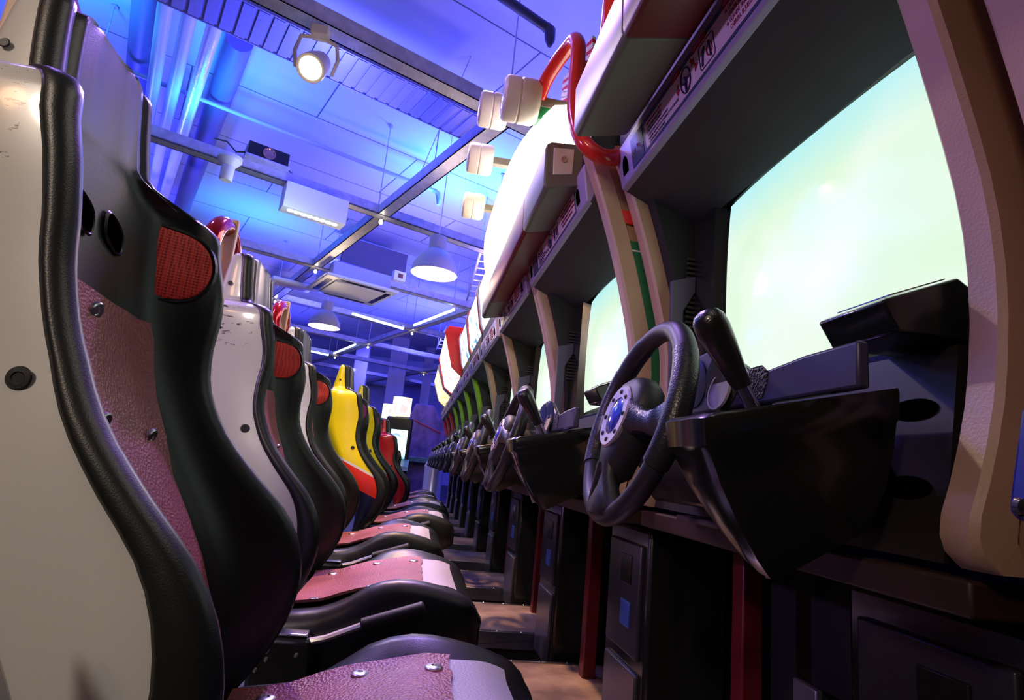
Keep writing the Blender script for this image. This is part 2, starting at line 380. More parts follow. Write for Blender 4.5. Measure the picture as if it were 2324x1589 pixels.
    MB().box((-.572, .0, 1.10), (-.518, .018, 1.336)).build('roll_bar_strap', beige, root, bevel=.004)
    # ------- seat base
    TOP = [(-.25, .400), (-.2, .415), (-.13, .425), (-.08, .446), (-.03, .480), (.01, .494), (.05, .498), (.1, .492), (.15, .480), (.18, .468), (.2, .452), (.212, .43)]
    xs = [-.25, -.22, -.19, -.16, -.13, -.1, -.08, -.055, -.03, 0, .03, .06, .09, .12, .15, .17, .185, .2, .208, .214]
    rg = []
    for x in xs:
        t = interp(TOP, x); m = .418 + .05 * max(0, min(1, (x + .2) / .25)) - (.04 * max(0, (x - .12) / .09) ** 2 if x > .12 else 0)
        m = min(m, t - .004); hwc = .25 - (max(0, x - .15) ** 2) * 6
        b = .30 + max(0, x - .1) * .4
        half = [(0, m), (.10, m), (.165, m + .001), (.188, m + (t - m) * .35), (.205, m + (t - m) * .9), (.222, t), (.238, t - .006), (hwc, t - .025), (hwc + .002, t - .07), (hwc - .01, b + .01), (hwc - .03, b)]
        half = [(y, max(z, b)) for y, z in half]
        ring = [Vector((x, y, z)) for y, z in half] + [Vector((x, -y, z)) for y, z in half[::-1] if y > 0]
        rg.append(ring)
    MB().loft(rg).build('seat_cushion', black_vinyl, root, smooth=60)
    def mid(x): t = interp(TOP, x); m = .418 + .05 * max(0, min(1, (x + .2) / .25)) - (.04 * max(0, (x - .12) / .09) ** 2 if x > .12 else 0); return min(m, t - .004)
    def sheet(name, x0, x1, hw, m, h=.006, jag=0, n=14):
        rg = []
        for i in range(n + 1):
            y = -hw + 2 * hw * i / n; xe = x1 + (random.uniform(-jag, jag) if jag else 0); row = []
            for k in range(9):
                x = x0 + (xe - x0) * k / 8; row.append(Vector((x, y, mid(x) + h + (.008 * max(0, abs(y) / hw - .85) / .15))))
            rg.append(row + [p - Vector((0, 0, .006)) for p in row[::-1]])
        MB().loft(rg).build(name, m, root, smooth=50)
    sheet('leather_seat_panel', -.2, .085, .178, red_panel, .009, .004)
    sheet('cushion_insert', .06, .165, .172, mat('pale_vinyl', (.55, .50, .52), .4, bump=.2, bscale=300), .004)
    for (x, y) in ((.062, .14), (.055, -.14), (-.035, .155), (-.03, -.15), (-.15, .15), (-.15, -.15)):
        MB().lathe([(.0001, -.002), (.0125, -.002), (.0125, .001), (.010, .003), (.004, .0035), (.003, .002), (.0001, .002)], (x, y, mid(x) + .010), (0, 0, 1), 20).build('rivet', steel, root)
    # mount, slide rail and lever
    MB().box((-.235, -.29, .20), (-.125, -.20, .385)).build('hinge_bracket', black_gloss, root, bevel=.012, seg=3)
    MB().box((-.23, -.285, .386), (-.135, -.21, .392)).build('bracket_plate', steel, root, bevel=.003)
    for (x, z) in ((-.205, .36), (-.205, .345), (-.15, .355), (-.222, .325), (-.15, .25)):
        MB().lathe([(.0001, 0), (.005, 0), (.004, .003), (.0001, .004)], (x, -.29, z), (0, -1, 0), 10).build('bolt', steel, root)
    MB().tube([(-.14, -.275, .375), (-.10, -.277, .385), (-.03, -.28, .415)], .007, 8).build('lever_arm', steel, root)
    MB().tube([(-.035, -.28, .413), (-.032, -.28, .414), (.085, -.285, .455), (.088, -.285, .456)], [.008, .014, .014, .010], 12).build('lever_grip', rubber, root)
    MB().box((-.25, -.235, .12), (.17, -.19, .31)).box((-.25, .19, .12), (.17, .235, .31)).box((-.24, -.2, .18), (.12, .2, .30)).box((-.27, -.26, .0), (.20, .26, .125)).build('seat_pedestal', black_matt, root, bevel=.004)
    if skew:        # the nearest seat sits a little askew: its near side is pushed forward
        for ch in root.children:
            if ch.name.startswith(('padded', 'shell', 'screw_cap')):
                for v in ch.data.vertices:
                    y, z = v.co.y, v.co.z
                    if y < 0:
                        w = min(1, -y / .2); t = max(0, min(1, (.97 - z) / .18)); t = t * t * (3 - 2 * t); v.co.x += w * (-.002 + .038 * t)
    return root

SEATC = .72; P = .85
seat = make_seat()
seat_near = make_seat(True)
seats = [
 (0, -.0, 'nearest white racing seat with scuffed shell and red mesh speaker pad', None),
 (1, -.028, 'second white racing seat from the camera, its scratched shell showing behind the nearest seat', None),
 (2, -.065, 'third white racing seat, right in front of the yellow ones', None),
 (3, .03, 'yellow racing seat with red band and navy base, nearer of the two yellow seats', 'y'),
 (4, .055, 'farther yellow racing seat, partly hidden behind the nearer yellow one', 'y'),
 (5, .08, 'red racing seat at the far end of the row', 'r'),
]
for k, (i, dx, lab, c) in enumerate(seats):
    if k < 2: o = (seat_near, seat)[k]
    else: o = copy_tree(seat, None, skip=() if not c else ('roll_bar', 'roll_bar_strap'), swap=None if not c else ({'white_shell': yellow_shell, 'red_speaker_mesh': mat('violet_mesh', (.35, .04, .18), .6)} if c == 'y' else {'white_shell': red_shell}))
    o.location = (dx, SEATC + P * i, 0); o['label'] = lab; o['group'] = 'racing seats in a row'
    if c == 'r': o.location = (.13, SEATC + P * 5.25, 0); o.scale = (.9, .9, .88)
for i, lab in ((7, 'black racing seat behind the red one, nearest of the last two'), (8, 'last black racing seat in the row beside the chrome bin')):
    o = copy_tree(seat, None, {'white_shell': black_gloss}, ('roll_bar', 'roll_bar_strap')); o.location = (.12, SEATC + P * i, 0); o.scale = (.9, .9, .8); o['label'] = lab; o['group'] = 'racing seats in a row'

# ================================================================== CABINETS
RIM = [(1.575, .398), (1.55, .408), (1.47, .440), (1.33, .488), (1.21, .522), (1.08, .552), (.97, .558), (.86, .545), (.78, .522), (.74, .508), (.715, .512), (.70, .53)]
RZ = [1.575, 1.565, 1.55, 1.51, 1.47, 1.43, 1.39, 1.35, 1.30, 1.25, 1.2, 1.15, 1.1, 1.05, 1.0, .95, .9, .86, .82, .78, .75, .73, .715, .705, .70]
green_rim = mat('lime_rim', (.30, .62, .02), .35); pink_rim = mat('crimson_rim', (.62, .01, .05), .35)
screen_m = emi('screen_glow', (.62, 1.0, .72), 1.0, (.02, .02, .02))
n_, l_ = nod(screen_m); bs = n_['Principled BSDF']; tc = n_.new('ShaderNodeTexCoord')
nz = n_.new('ShaderNodeTexNoise'); nz.inputs['Scale'].default_value = 3.2; nz.inputs['Detail'].default_value = 2; nz.inputs['Distortion'].default_value = .6
l_.new(tc.outputs['Object'], nz.inputs['Vector'])
cr = n_.new('ShaderNodeValToRGB'); e = cr.color_ramp.elements; e[0].position = .3; e[0].color = (.74, .96, .72, 1); e[1].position = .7; e[1].color = (.97, 1.0, .97, 1)
l_.new(nz.outputs['Fac'], cr.inputs['Fac'])
sx = n_.new('ShaderNodeSeparateXYZ'); l_.new(tc.outputs['Object'], sx.inputs[0])
mr = n_.new('ShaderNodeMapRange'); mr.inputs['From Min'].default_value = 1.27; mr.inputs['From Max'].default_value = 1.40; l_.new(sx.outputs['Z'], mr.inputs['Value'])
mx = n_.new('ShaderNodeMix'); mx.data_type = 'RGBA'; l_.new(mr.outputs[0], mx.inputs[0]); l_.new(cr.outputs['Color'], mx.inputs[6]); mx.inputs[7].default_value = (.42, .88, .95, 1)
l_.new(mx.outputs[2], bs.inputs['Emission Color']); bs.inputs['Roughness'].default_value = .12
strip_m = mat('violet_header_bar', (.42, .36, .55), .35)
card_m = mat('instruction_card', (.85, .72, .76), .35); card_blue = mat('card_blue', (.06, .10, .22), .3)
ink_r = mat('ink_red', (.35, .01, .03), .5); ink_d = mat('ink_dark', (.04, .02, .08), .5); ink_w = mat('ink_pink', (.75, .25, .4), .5)
leather_w = mat('wheel_leather', (.018, .017, .022), .45, bump=.08, bscale=900)
perf = mat('perforated_leather', (.02, .019, .024), .34, bump=.12, bscale=330, kind='v')
blue_em = mat('blue_emblem', (.03, .04, .55), .15, coat=.6)

def text_frame(x, y, z):        # text plane facing -X, reading towards -Y
    return Matrix(((0, 0, -1, x), (-1, 0, 0, y), (0, 1, 0, z), (0, 0, 0, 1)))

def make_wheel(root, c):
    """steering wheel as one part with its own pieces; wheel plane leans away at the top"""
    tilt = math.radians(15)
    a = Vector((0, -1, 0)); b = Vector((math.sin(tilt), 0, math.cos(tilt))); nn = Vector((-math.cos(tilt), 0, math.sin(tilt)))   # right, up, towards driver
    c = Vector(c)
    W_ = lambda p, q, r=0: c + a * p + b * q + nn * r
    R = .150
    rim = MB(); N = 72; path = []; rad = []
    for k in range(N):
        t = 2 * PI * k / N; path.append(W_(R * math.sin(t), R * math.cos(t)))
        g = abs(math.sin(t)); rad.append(.0155 + .0018 * (g > .35) * (math.cos(t) > -.35))
    rim.tube(path, rad, 16, closed=True)
    wheel = rim.build('steering_wheel', leather_w, root, smooth=60)
    # perforated grips sleeve
    for sg in (-1, 1):
        pth = []; rr = []
        for k in range(15):
            t = math.radians(52 + (118 - 52) * k / 14); pth.append(W_(sg * R * math.sin(t), R * math.cos(t))); rr.append(.0182)
        MB().tube(pth, rr, 16).build('perforated_grip', perf, wheel, smooth=60)
        # side spoke
        rings = []
        for k in range(7):
            s = k / 6; p = .045 + (R - .045) * s; q = -.002 - .012 * math.sin(s * PI); w = .030 - .016 * math.sin(s * PI) + .008 * s; h = .010
            r0 = .022 * (1 - s) + .0
            rings.append([W_(sg * p, q + w, r0), W_(sg * p, q + w * .7, r0 + h), W_(sg * p, q - w * .7, r0 + h), W_(sg * p, q - w, r0), W_(sg * p, q - w * .7, r0 - h), W_(sg * p, q + w * .7, r0 - h)])
        MB().loft(rings).build('spoke', perf, wheel, smooth=60)
    # lower twin spoke
    for sg in (-1, 1):
        MB().tube([W_(sg * .012, -.075, .018), W_(sg * .02, -.098, .016), W_(sg * .036, -.125, .008), W_(sg * .05, -.143, 0)], [.013, .011, .012, .014], 10).build('lower_spoke', leather_w, wheel, smooth=60)
    MB().loft([[W_(p * w, q, r) for p, r in ((-1, .004), (-.8, .018), (0, .024), (.8, .018), (1, .004), (.6, -.004), (-.6, -.004))] for q, w in ((-.07, .018), (-.09, .019), (-.105, .026), (-.12, .038), (-.14, .05), (-.152, .04))]).build('lower_spoke_web', leather_w, wheel, smooth=60)
    # hub pad
    out = [(0, .066), (.032, .062), (.056, .046), (.068, .020), (.068, -.008), (.058, -.034), (.042, -.060), (.030, -.082), (.023, -.098), (0, -.102)]
    out = out + [(-x, y) for x, y in out[::-1][1:-1]]
    rg = []
    for sc, r in ((.90, -.016), (1.0, -.004), (1.0, .010), (.965, .020), (.86, .026), (.6, .030), (.02, .032)):
        rg.append([W_(x * sc, y * sc, r) for x, y in out])
    MB().loft(rg).build('hub_pad', mat('hub_plastic', (.018, .017, .022), .48, bump=.15, bscale=600), wheel, smooth=50)
    ec = W_(0, -.004, .026)
    MB().lathe([(.0001, 0), (.051, 0), (.051, .005), (.048, .0075), (.030, .0065), (.0295, .003), (.0001, .003)], ec, nn, 40).build('emblem_ring', mat('emblem_metal', (.62, .52, .60), .35, metal=.6), wheel)
    MB().lathe([(.0001, 0), (.028, 0), (.028, .006), (.022, .0085), (.010, .0105), (.0001, .011)], ec, nn, 32).build('emblem_centre', blue_em, wheel)
    for k in range(8):
        t = 2 * PI * k / 8; p = ec + (a * math.cos(t) + b * math.sin(t)) * .039
        MB().lathe([(.0001, .006), (.0036, .006), (.0036, .0085), (.002, .009), (.0015, .0075), (.0001, .0075)], p, nn, 10).build('emblem_screw', rubber, wheel)
    MB().tube([c - nn * .005, c - nn * .07], [.034, .045], 20).build('column_shroud', black_matt, wheel)
    return wheel

beige_p = mat('beige_panel', (.50, .30, .17), .45)
def make_cab():
    root = thing('racing_cabinet', '', 'arcade cabinet')
    def rim(y0, y1, name, depth=.046):
        rg = []
        for z in RZ:
            x = interp(RIM, z); d = depth if z > .72 else depth
            e = .006
            rg.append([Vector((x + e, y0, z)), Vector((x, y0 + e, z)), Vector((x, y1 - e, z)), Vector((x + e, y1, z)), Vector((x + d, y1, z)), Vector((x + d, y0, z))])
        return MB().loft(rg).build(name, beige, root, smooth=40, bevel=.0)
    nr = rim(-.028, .014, 'side_rim'); fr = rim(.778, .82, 'side_rim')
    # side panels behind the rims
    for y0, y1 in ((-.022, .002), (.79, .812)):
        pts = [(interp(RIM, z) + .05, z) for z in RZ[::2]]; pts = [(x, z) for x, z in pts] + [(1.0, .70), (1.0, 1.57)]
        MB().prism([(x, y0, z) for x, z in pts], (0, y1 - y0, 0)).build('side_panel', beige_p, root)
    # header bar with instruction card
    hb = MB().prism([(.420, .014, 1.455), (.438, .014, 1.452), (.500, .014, 1.56), (.404, .014, 1.56), (.404, .014, 1.545)], (0, .764, 0)).build('header_bar', strip_m, root, bevel=.004)
    # header face runs from (.428,1.495) to (.412,1.585)
    dz = Vector((-.016, 0, .09)).normalized(); nf = Vector((-dz.z, 0, dz.x)).normalized()
    def HF(y, h, off=0): return Vector((.420, y, 1.455)) + dz * h + nf * off
    def plate(name, y0, y1, h0, h1, m, off, par):
        return MB().loft([[HF(y0, h0, off - .001), HF(y1, h0, off - .001), HF(y1, h1, off - .001), HF(y0, h1, off - .001)], [HF(y0, h0, off), HF(y1, h0, off), HF(y1, h1, off), HF(y0, h1, off)]]).build(name, m, par)
    plate('card_backing', .110, .69, .010, .082, card_blue, .0015, hb)
    plate('logo_plate', .620, .688, .012, .080, mat('logo_blue', (.05, .12, .17), .25), .0022, hb)
    plate('instruction_card', .115, .605, .014, .070, card_m, .0026, hb)
    def HM(y, h, off=.003): 
        p = HF(y, h, off); return Matrix(((0, dz.x, nf.x, p.x), (-1, 0, 0, p.y), (0, dz.z, nf.z, p.z), (0, 0, 0, 1)))
    def T(txt, y, h, size, m, xs=1.0, off=.003): return text_mesh('card_text', txt, size, HM(y, h, off), m, hb, xs=xs)
    T('INSTRUCCIONES DE JUEGO:', .592, .060, .0078, ink_r, .8)
    for k, s in enumerate(['1. PULSE START PARA JUGAR', '2. ELEGIR MODO DE JUEGO', '3. SELECCIONE SU COCHE FAVORITO', '4. ELEGIR AUTOMATICO O MANUAL (4 VELOCIDADES)', '5. INTRODUZCA SU NOMBRE']):
        T(s, .594 - .002 * k, .050 - .0085 * k, .0076, ink_d, .78)
    T('REGLAS DEL JUEGO', .262, .0725, .0085, ink_w, .85, .0046)
    for k, s in enumerate(['CADA VEZ QUE PASE UN PUNTO DE', 'CONTROL, SE CONCEDE TIEMPO ADICIONAL', 'CUANDO FINALIZA EL TIEMPO O TERMINA LA', 'CARRERA, EL JUEGO HA TERMINADO.']):
        T(s, .252, .058 - .0118 * k, .0110, ink_r, .62)
    for h in (.061, .0375):
        MB().lathe([(.0001, 0), (.003, 0), (.003, .0006), (.0001, .0006)], HF(.258, h, .0028), nf, 12).build('bullet', ink_r, hb)
    def tab(y0, y1, s, sz): plate('red_tab', y0, y1, .068, .081, ink_r, .0038, hb); T(s, y1 - .003, .0715, sz, ink_w, .8, .0046)
    plate('red_tab', .150, .265, .069, .082, ink_r, .0040, hb)
    tab(.425, .462, 'VOLANTE', .0075); tab(.325, .375, 'CONTROL', .0085)
    # wheel pictogram, arrows and screen pictogram
    pc = HF(.408, .042, .0034); ax, bz = Vector((0, -1, 0)), dz
    mb = MB(); mb.tube([pc + ax * (.019 * math.cos(t)) + bz * (.024 * math.sin(t)) for t in (2 * PI * k / 32 for k in range(32))], .0016, 6, closed=True)
    mb.tube([pc - ax * .018 , pc + ax * .018], .0022, 6).tube([pc, pc - bz * .022], .003, 6).tube([pc - bz * .008, pc + bz * .004], .006, 8)
    mb.build('wheel_pictogram', ink_d, hb)
    def arrow(y, h, rot, sz):
        q = [(-1, -.25), (0, -.35), (0, -.8), (1, 0), (0, .8), (0, .35), (-1, .25)]; c_, s_ = math.cos(rot), math.sin(rot)
        pts = [HF(y, h, .0028) + ax * ((p * c_ - r * s_) * sz) + bz * ((p * s_ + r * c_) * sz) for p, r in q]
        MB().prism(pts, nf * .0006).build('arrow', ink_r, hb)
    arrow(.440, .042, math.radians(-100), .011); arrow(.378, .058, math.radians(-50), .011)
    MB().prism([HF(.372, .050, .0028), HF(.372, .034, .0028), HF(.358, .042, .0028)], nf * .0006).build('arrow', ink_r, hb)
    fr_ = [HF(.350, .020, .0034), HF(.305, .020, .0034), HF(.302, .024, .0034), HF(.302, .060, .0034), HF(.305, .064, .0034), HF(.350, .064, .0034), HF(.353, .060, .0034), HF(.353, .024, .0034)]
    MB().tube(fr_, .0009, 5, closed=True).tube([HF(.345, .025, .0034), HF(.338, .05, .0034), HF(.333, .055, .0034)], .0022, 6).tube([HF(.315, .025, .0034), HF(.318, .055, .0034)], .0022, 6).build('control_pictogram', ink_d, hb)
    mb = MB(); mb.tube([HF(.318, .040, .0036) + ax * (.009 * math.cos(t)) + bz * (.011 * math.sin(t)) for t in (2 * PI * k / 24 for k in range(24))], .0012, 5, closed=True).build('control_pictogram', ink_r, hb)
    # arched logo lettering
    word = 'SEGA RALLY'
    for k, ch in enumerate(word):
        if ch == ' ': continue
        t = (k - 4.5) / 4.5; y = .654 - t * .027; h = .045 - .016 * t * t
        M = HM(y + .003, h, .003) @ Matrix.Rotation(-t * .6, 4, 'Z'); text_mesh('logo_letter', ch, .0125, M, ink_w, hb, xs=.7)
    # slots at both ends of the bar
    for y in (.735, .085):
        pts = [HF(y + .016, .022, .0004), HF(y - .016, .022, .0004), HF(y - .016, .048, .0004), HF(y - .010, .062, .0004), HF(y, .068, .0004), HF(y + .010, .062, .0004), HF(y + .016, .048, .0004)]
        MB().prism(pts, nf * .0008).build('header_slot', mat('slot_dark', (.001, .001, .001), 1, spec=0), hb)
    # tunnel around the monitor
    MB().prism([(.430, .014, 1.455), (.61, .014, 1.375), (.61, .014, 1.40), (.45, .014, 1.52)], (0, .764, 0)).build('hood_ceiling', dark_grey, root)
    MB().box((.415, .0, 1.562), (.52, .80, 1.66)).build('header_gap_fill', black_matt, root)  # black filler box whose colour supplies the dark gap above the header
    for y0, th in ((.740, .038), (.002, .018)):
        pts = [(interp(RIM, z) + .035, z) for z in RZ if z <= 1.48 and z > .9]
        MB().prism([(x, y0, z) for x, z in pts] + [(.70, y0, pts[-1][1]), (.70, y0, 1.46)], (0, th, 0)).build('hood_wall', black_matt, root)
    sp = MB()
    for k in range(16): sp.box((.58, .730, 1.10 + k * .012), (.612, .737, 1.106 + k * .012))
    sp.build('speaker_slats', dark_grey, root)
    MB().prism([(.540, .726, 1.22), (.545, .726, .95), (.575, .726, .95), (.572, .726, 1.15), (.60, .726, 1.20), (.60, .726, 1.24)], (0, .012, 0)).build('hood_trim', mat('violet_grey_trim', (.09, .08, .13), .5), root, bevel=.002)
    # bezel + screen, leaning back a little
    sy0, sy1, sz0, sz1, sx_ = .050, .622, .970, 1.375, .625
    bz_ = MB(); o = [(.0, .93), (.76, .93), (.76, 1.42), (.0, 1.42)]; i_ = [(sy0, sz0), (sy1, sz0), (sy1, sz1), (sy0, sz1)]
    bz_.loft([[Vector((.600, y, z)) for y, z in o], [Vector((.600, y, z)) for y, z in [(sy0 - .02, sz0 - .02), (sy1 + .02, sz0 - .02), (sy1 + .02, sz1 + .02), (sy0 - .02, sz1 + .02)]], [Vector((.640, y, z)) for y, z in i_]], True, False)
    bz_.build('screen_bezel', black_gloss, root, smooth=0)
    rg = []
    for k in range(17):
        y = sy0 + (sy1 - sy0) * k / 16; row = []
        for j in range(13):
            z = sz0 + (sz1 - sz0) * j / 12; u = 2 * k / 16 - 1; v = 2 * j / 12 - 1
            row.append(Vector((.606 + .014 * (u * u) ** 1.2 + .007 * (v * v) ** 1.2, y, z)))
        rg.append(row)
    MB().loft(rg, False, False).build('screen', screen_m, root, smooth=60)
    MB().box((.63, .03, .72), (1.0, .80, 1.57)).build('monitor_housing', black_matt, root)
    # front wall under the screen with oval slots
    MB().prism([(.578, .042, .935), (.545, .042, .70), (.60, .042, .70), (.63, .042, .935)], (0, .736, 0)).build('front_wall', mat('front_wall_black', (.018, .015, .013), .5), root)
    for z in (.865, .775):
        ring = []
        x = .545 + .033 * (z - .70) / .235
        for k in range(24):
            t = 2 * PI * k / 24; ring.append((x - .002 + .14 * .013 * math.sin(t), .095 + .034 * math.cos(t), z + .013 * math.sin(t)))
        MB().prism(ring, (.0015, 0, 0)).build('oval_slot', mat('slot_dark', (.001, .001, .001), 1, spec=0), root, bevel=.001)
    # coin / card reader box below the screen corner
    cb = MB(); pts = [(.505, .940), (.485, .972), (.495, .978), (.585, 1.015), (.61, 1.00), (.61, .940)]
    cb.prism([(x, .044, z) for x, z in pts], (0, .105, 0)).build('card_reader_box', black_gloss, root, bevel=.003)
    A, B = Vector((.495, 0, .9795)), Vector((.583, 0, 1.0155)); du = (B - A)
    cp = []
    MB().loft([[A + du * .12 + Vector((0, .055, .001)), A + du * .95 + Vector((0, .055, .001)), A + du * .95 + Vector((0, .14, .001)), A + du * .12 + Vector((0, .14, .001))],
               [A + du * .12 + Vector((0, .055, .0025)), A + du * .95 + Vector((0, .055, .0025)), A + du * .95 + Vector((0, .14, .0025)), A + du * .12 + Vector((0, .14, .0025))]]).build('reader_window', mat('smoked_window', (.10, .11, .09), .12, coat=.5), root)
    # ---- console
    def sect(s):       # s: 0 top .. 1 bottom
        pass
    con = MB()
    near, far = .075, .178
    levels = [(.0, 0.300, .530, near, far), (-.006, .293, .530, near - .002, far + .002), (-.035, .297, .530, near, far), (-.040, .303, .530, near + .004, far - .002),
              (-.075, .320, .528, near + .008, far - .008), (-.115, .345, .522, near + .014, far - .024), (-.150, .372, .51, near + .022, far - .04), (-.168, .392, .50, near + .030, far - .05)]
    rg = []
    for dz_, xf_, xb_, yn, yf in levels:
        zf, zb = .830 + dz_, .884 + dz_ * 1.0
        r = .014
        rg.append([Vector((xf_ + r, yn, zf + r * .2)), Vector((xf_ + .004, yn + .004, zf)), Vector((xf_, yn + r, zf)), Vector((xf_, yf - r, zf)), Vector((xf_ + .004, yf - .004, zf)), Vector((xf_ + r, yf, zf + r * .2)), Vector((xb_, yf, zb)), Vector((xb_, yn, zb))])
    con.loft(rg).build('console', black_gloss, root, smooth=40)
    MB().prism([(.43, .17, .865), (.415, .17, .80), (.46, .17, .72), (.56, .17, .72), (.56, .17, .865)], (0, .42, 0)).build('column_cover', black_gloss, root, bevel=.008)
    # instrument cowl
    top = [(.015, .915), (.10, .914), (.17, .908), (.20, .905), (.235, .925), (.28, .950), (.33, .962), (.38, .958), (.42, .952), (.45, .93), (.47, .90), (.47, .865)]
    poly = [(.015, .865)] + top
    cow = MB(); cow.prism([(.430, y, z) for y, z in poly], (.014, 0, 0)); cow.build('instrument_cowl', mat('cowl_violet_grey', (.05, .045, .10), .38), root, bevel=.004)
    gy = [(.285 + .048 * math.cos(t), .908 + .046 * math.sin(t)) for t in (2 * PI * k / 28 for k in range(28))]
    gy2 = [(.370 + .04 * math.cos(t), .915 + .04 * math.sin(t)) for t in (2 * PI * k / 28 for k in range(28))]
    MB().prism([(.4285, y, z) for y, z in gy], (.0015, 0, 0)).prism([(.4283, y, z) for y, z in gy2], (.0015, 0, 0)).build('gauge_recess', black_gloss, root)
    MB().lathe([(.0001, 0), (.030, 0), (.030, .004), (.027, .004), (.026, .002), (.0001, .002)], (.428, .285, .893), (-1, 0, .2), 28).build('gauge', mat('gauge_face', (.5, .45, .5), .4), root)
    h3 = [(.215, .905), (.208, .886), (.196, .872), (.182, .872), (.172, .890), (.170, .906), (.182, .915), (.205, .915)]
    MB().prism([(.4285, y, z) for y, z in h3], (.0015, 0, 0)).build('air_vent', mat('perforated_vent', (.01, .01, .012), .4, bump=1, bscale=260, kind='v'), root)
    # gear lever
    base = Vector((.385, .125, .845)); tip = Vector((.318, .118, .948)); ax_ = (tip - base); L = ax_.length
    MB().tube([base, base + ax_ * .28], .0085, 16).build('lever_collar', chrome, root)
    gp = [(0, .0001), (.002, .011), (.10, .0125), (.3, .015), (.55, .0185), (.75, .0205), (.88, .0195), (.96, .0145), (.995, .006), (1.0, .0005)]
    b2 = base + ax_ * .26; a2 = ax_ * .82
    MB().tube([b2 + a2 * s for s, _ in gp], [r for _, r in gp], 24).build('gear_lever_grip', mat('lever_plastic', (.015, .015, .015), .2, coat=.5, bump=.2, bscale=500), root, smooth=60)
    make_wheel(root, (.326, .357, .843))
    # bracket under the console, shelf, plinth
    MB().prism([(.49, .30, .70), (.49, .30, .69), (.60, .30, .69), (.60, .30, .70)], (0, .25, 0)).build('console_bracket', mat('painted_bracket', (.10, .075, .06), .45), root, bevel=.003)
    MB().box((.53, .0, .655), (1.0, .82, .690)).build('lower_shelf', mat('brown_board', (.05, .02, .012), .5, noise=.4, nscale=6), root, bevel=.004)
    MB().box((.86, .0, .0), (1.0, .82, .66)).build('lower_back_panel', black_matt, root)
    for y in (.14, .67): MB().box((.70, y, 0), (.745, y + .045, .66)).build('leg', mat('maroon_post', (.13, .008, .012), .35), root, bevel=.004)
    # coin pillar
    cpil = MB().box((.64, .02, .0), (.84, .30, .64)).build('coin_pillar', black_gloss, root, bevel=.01)
    MB().box((.630, .05, .34), (.642, .27, .60)).build('coin_mech', mat('coin_door', (.05, .045, .06), .3, metal=.4), cpil, bevel=.004)
    MB().box((.626, .10, .50), (.634, .17, .57)).build('coin_slot', black_gloss, cpil, bevel=.002)
    MB().box((.626, .10, .40), (.634, .16, .46)).build('return_button', mat('blue_button', (.05, .1, .4), .3), cpil, bevel=.002)
    MB().box((.630, .05, .06), (.642, .27, .31)).build('cash_door', mat('cash_door', (.10, .09, .10), .3, metal=.5), cpil, bevel=.004)
    # foot step
    st = MB().box((.27, .31, .0), (.85, .81, .088)).build('foot_step', black_matt, root)
    MB().box((.295, .32, .088), (.84, .80, .100)).build('step_board', wood, st, bevel=.002)
    ed = MB(); ed.box((.268, .305, .04), (.85, .325, .104)).box((.268, .305, .04), (.30, .815, .1045)).box((.268, .798, .04), (.85, .815, .104)); ed.build('step_edging', steel, st, bevel=.002)
    for k in range(6):
        for y in (.315, .806): MB().lathe([(.0001, 0), (.005, 0), (.003, .003), (.0001, .0035)], (.285 + k * .1, y, .104), (0, 0, 1), 8).build('edging_screw', steel, st)
    # pedals
    M = Matrix.Translation((.84, .46, .12)) @ Matrix.Rotation(math.radians(-35), 4, 'Y')
    pd = MB().box((-.10, -.045, 0), (.10, .045, .012), M=M)
    for k in range(7): pd.box((-.09 + k * .027, -.045, .012), (-.078 + k * .027, .045, .016), M=M)
    pd.build('accelerator_pedal', mat('pedal_metal', (.35, .35, .45), .3, metal=.7), root, bevel=.002)
    MB().tube([(.84, .62, .38), (.83, .62, .30), (.86, .62, .15)], .010, 10).box((.80, .585, .30), (.815, .655, .40), M=None).build('brake_pedal', mat('pedal_metal', (.35, .35, .45), .3, metal=.7), root, bevel=.003)
    return root

cab = make_cab()
labs = ['nearest white-rimmed racing cabinet, its big pale screen filling the right of the view',
        'second white-rimmed racing cabinet with red and green stickers on its side rim',
        'third white-rimmed racing cabinet, under the far end of the glaring marquee',
        'fourth and farthest white-rimmed racing cabinet, just before the lime-rimmed ones',
        'nearest lime-rimmed racing cabinet', 'second lime-rimmed racing cabinet from the white-rimmed ones',
        'third lime-rimmed racing cabinet, before the last lime rim', 'farthest lime-rimmed racing cabinet, next to the crimson-rimmed ones',
        'nearest crimson-rimmed racing cabinet', 'middle crimson-rimmed racing cabinet', 'farthest crimson-rimmed racing cabinet at the end of the row']
for i, lab in enumerate(labs):
    if i == 0: o = cab
    else: o = copy_tree(cab, None, ({'beige_panel': black_matt} if i > 1 else None) if i < 4 else {'beige_moulding': green_rim if i < 8 else pink_rim, 'beige_panel': black_matt})
    o.location = (0 if i == 0 else -.063, .5 + P * i, 0); o['label'] = lab; o['group'] = 'racing cabinets in a row'
cab2 = [o for o in COL.objects if o.get('label', '').startswith('second white-rimmed')][0]
# stickers on the near side panel
def strip(name, z0, z1, m, o0, o1, y=-.0292):
    zs = [z0 + (z1 - z0) * k / 8 for k in range(9)]
    a = [(interp(RIM, z) + o0, y, z) for z in zs] + [(interp(RIM, z) + o1, y, z) for z in zs[::-1]]
    MB().prism(a, (0, .0012, 0)).build(name, m, cab2)
strip('red_sticker', 1.39, 1.425, red_paint, .045, .12)
strip('green_sticker', .90, 1.345, green_pl, .045, .13)
strip('white_stripe', 1.318, 1.322, white_box, .045, .13, -.0296)
br_m = mat('lilac_bracket', (.32, .25, .30), .4)
def flat_(name, pts, Y_, th, par): return MB().prism([atY(u, v, Y_) - cab2.location for u, v in pts], (0, th, 0)).build(name, br_m, par, bevel=.0015)
bk = flat_('steering_bracket', ((1180, 1046), (1194, 1050), (1205, 1085), (1216, 1120), (1217, 1140), (1209, 1143), (1203, 1125), (1190, 1085)), 1.53, .006, cab2)
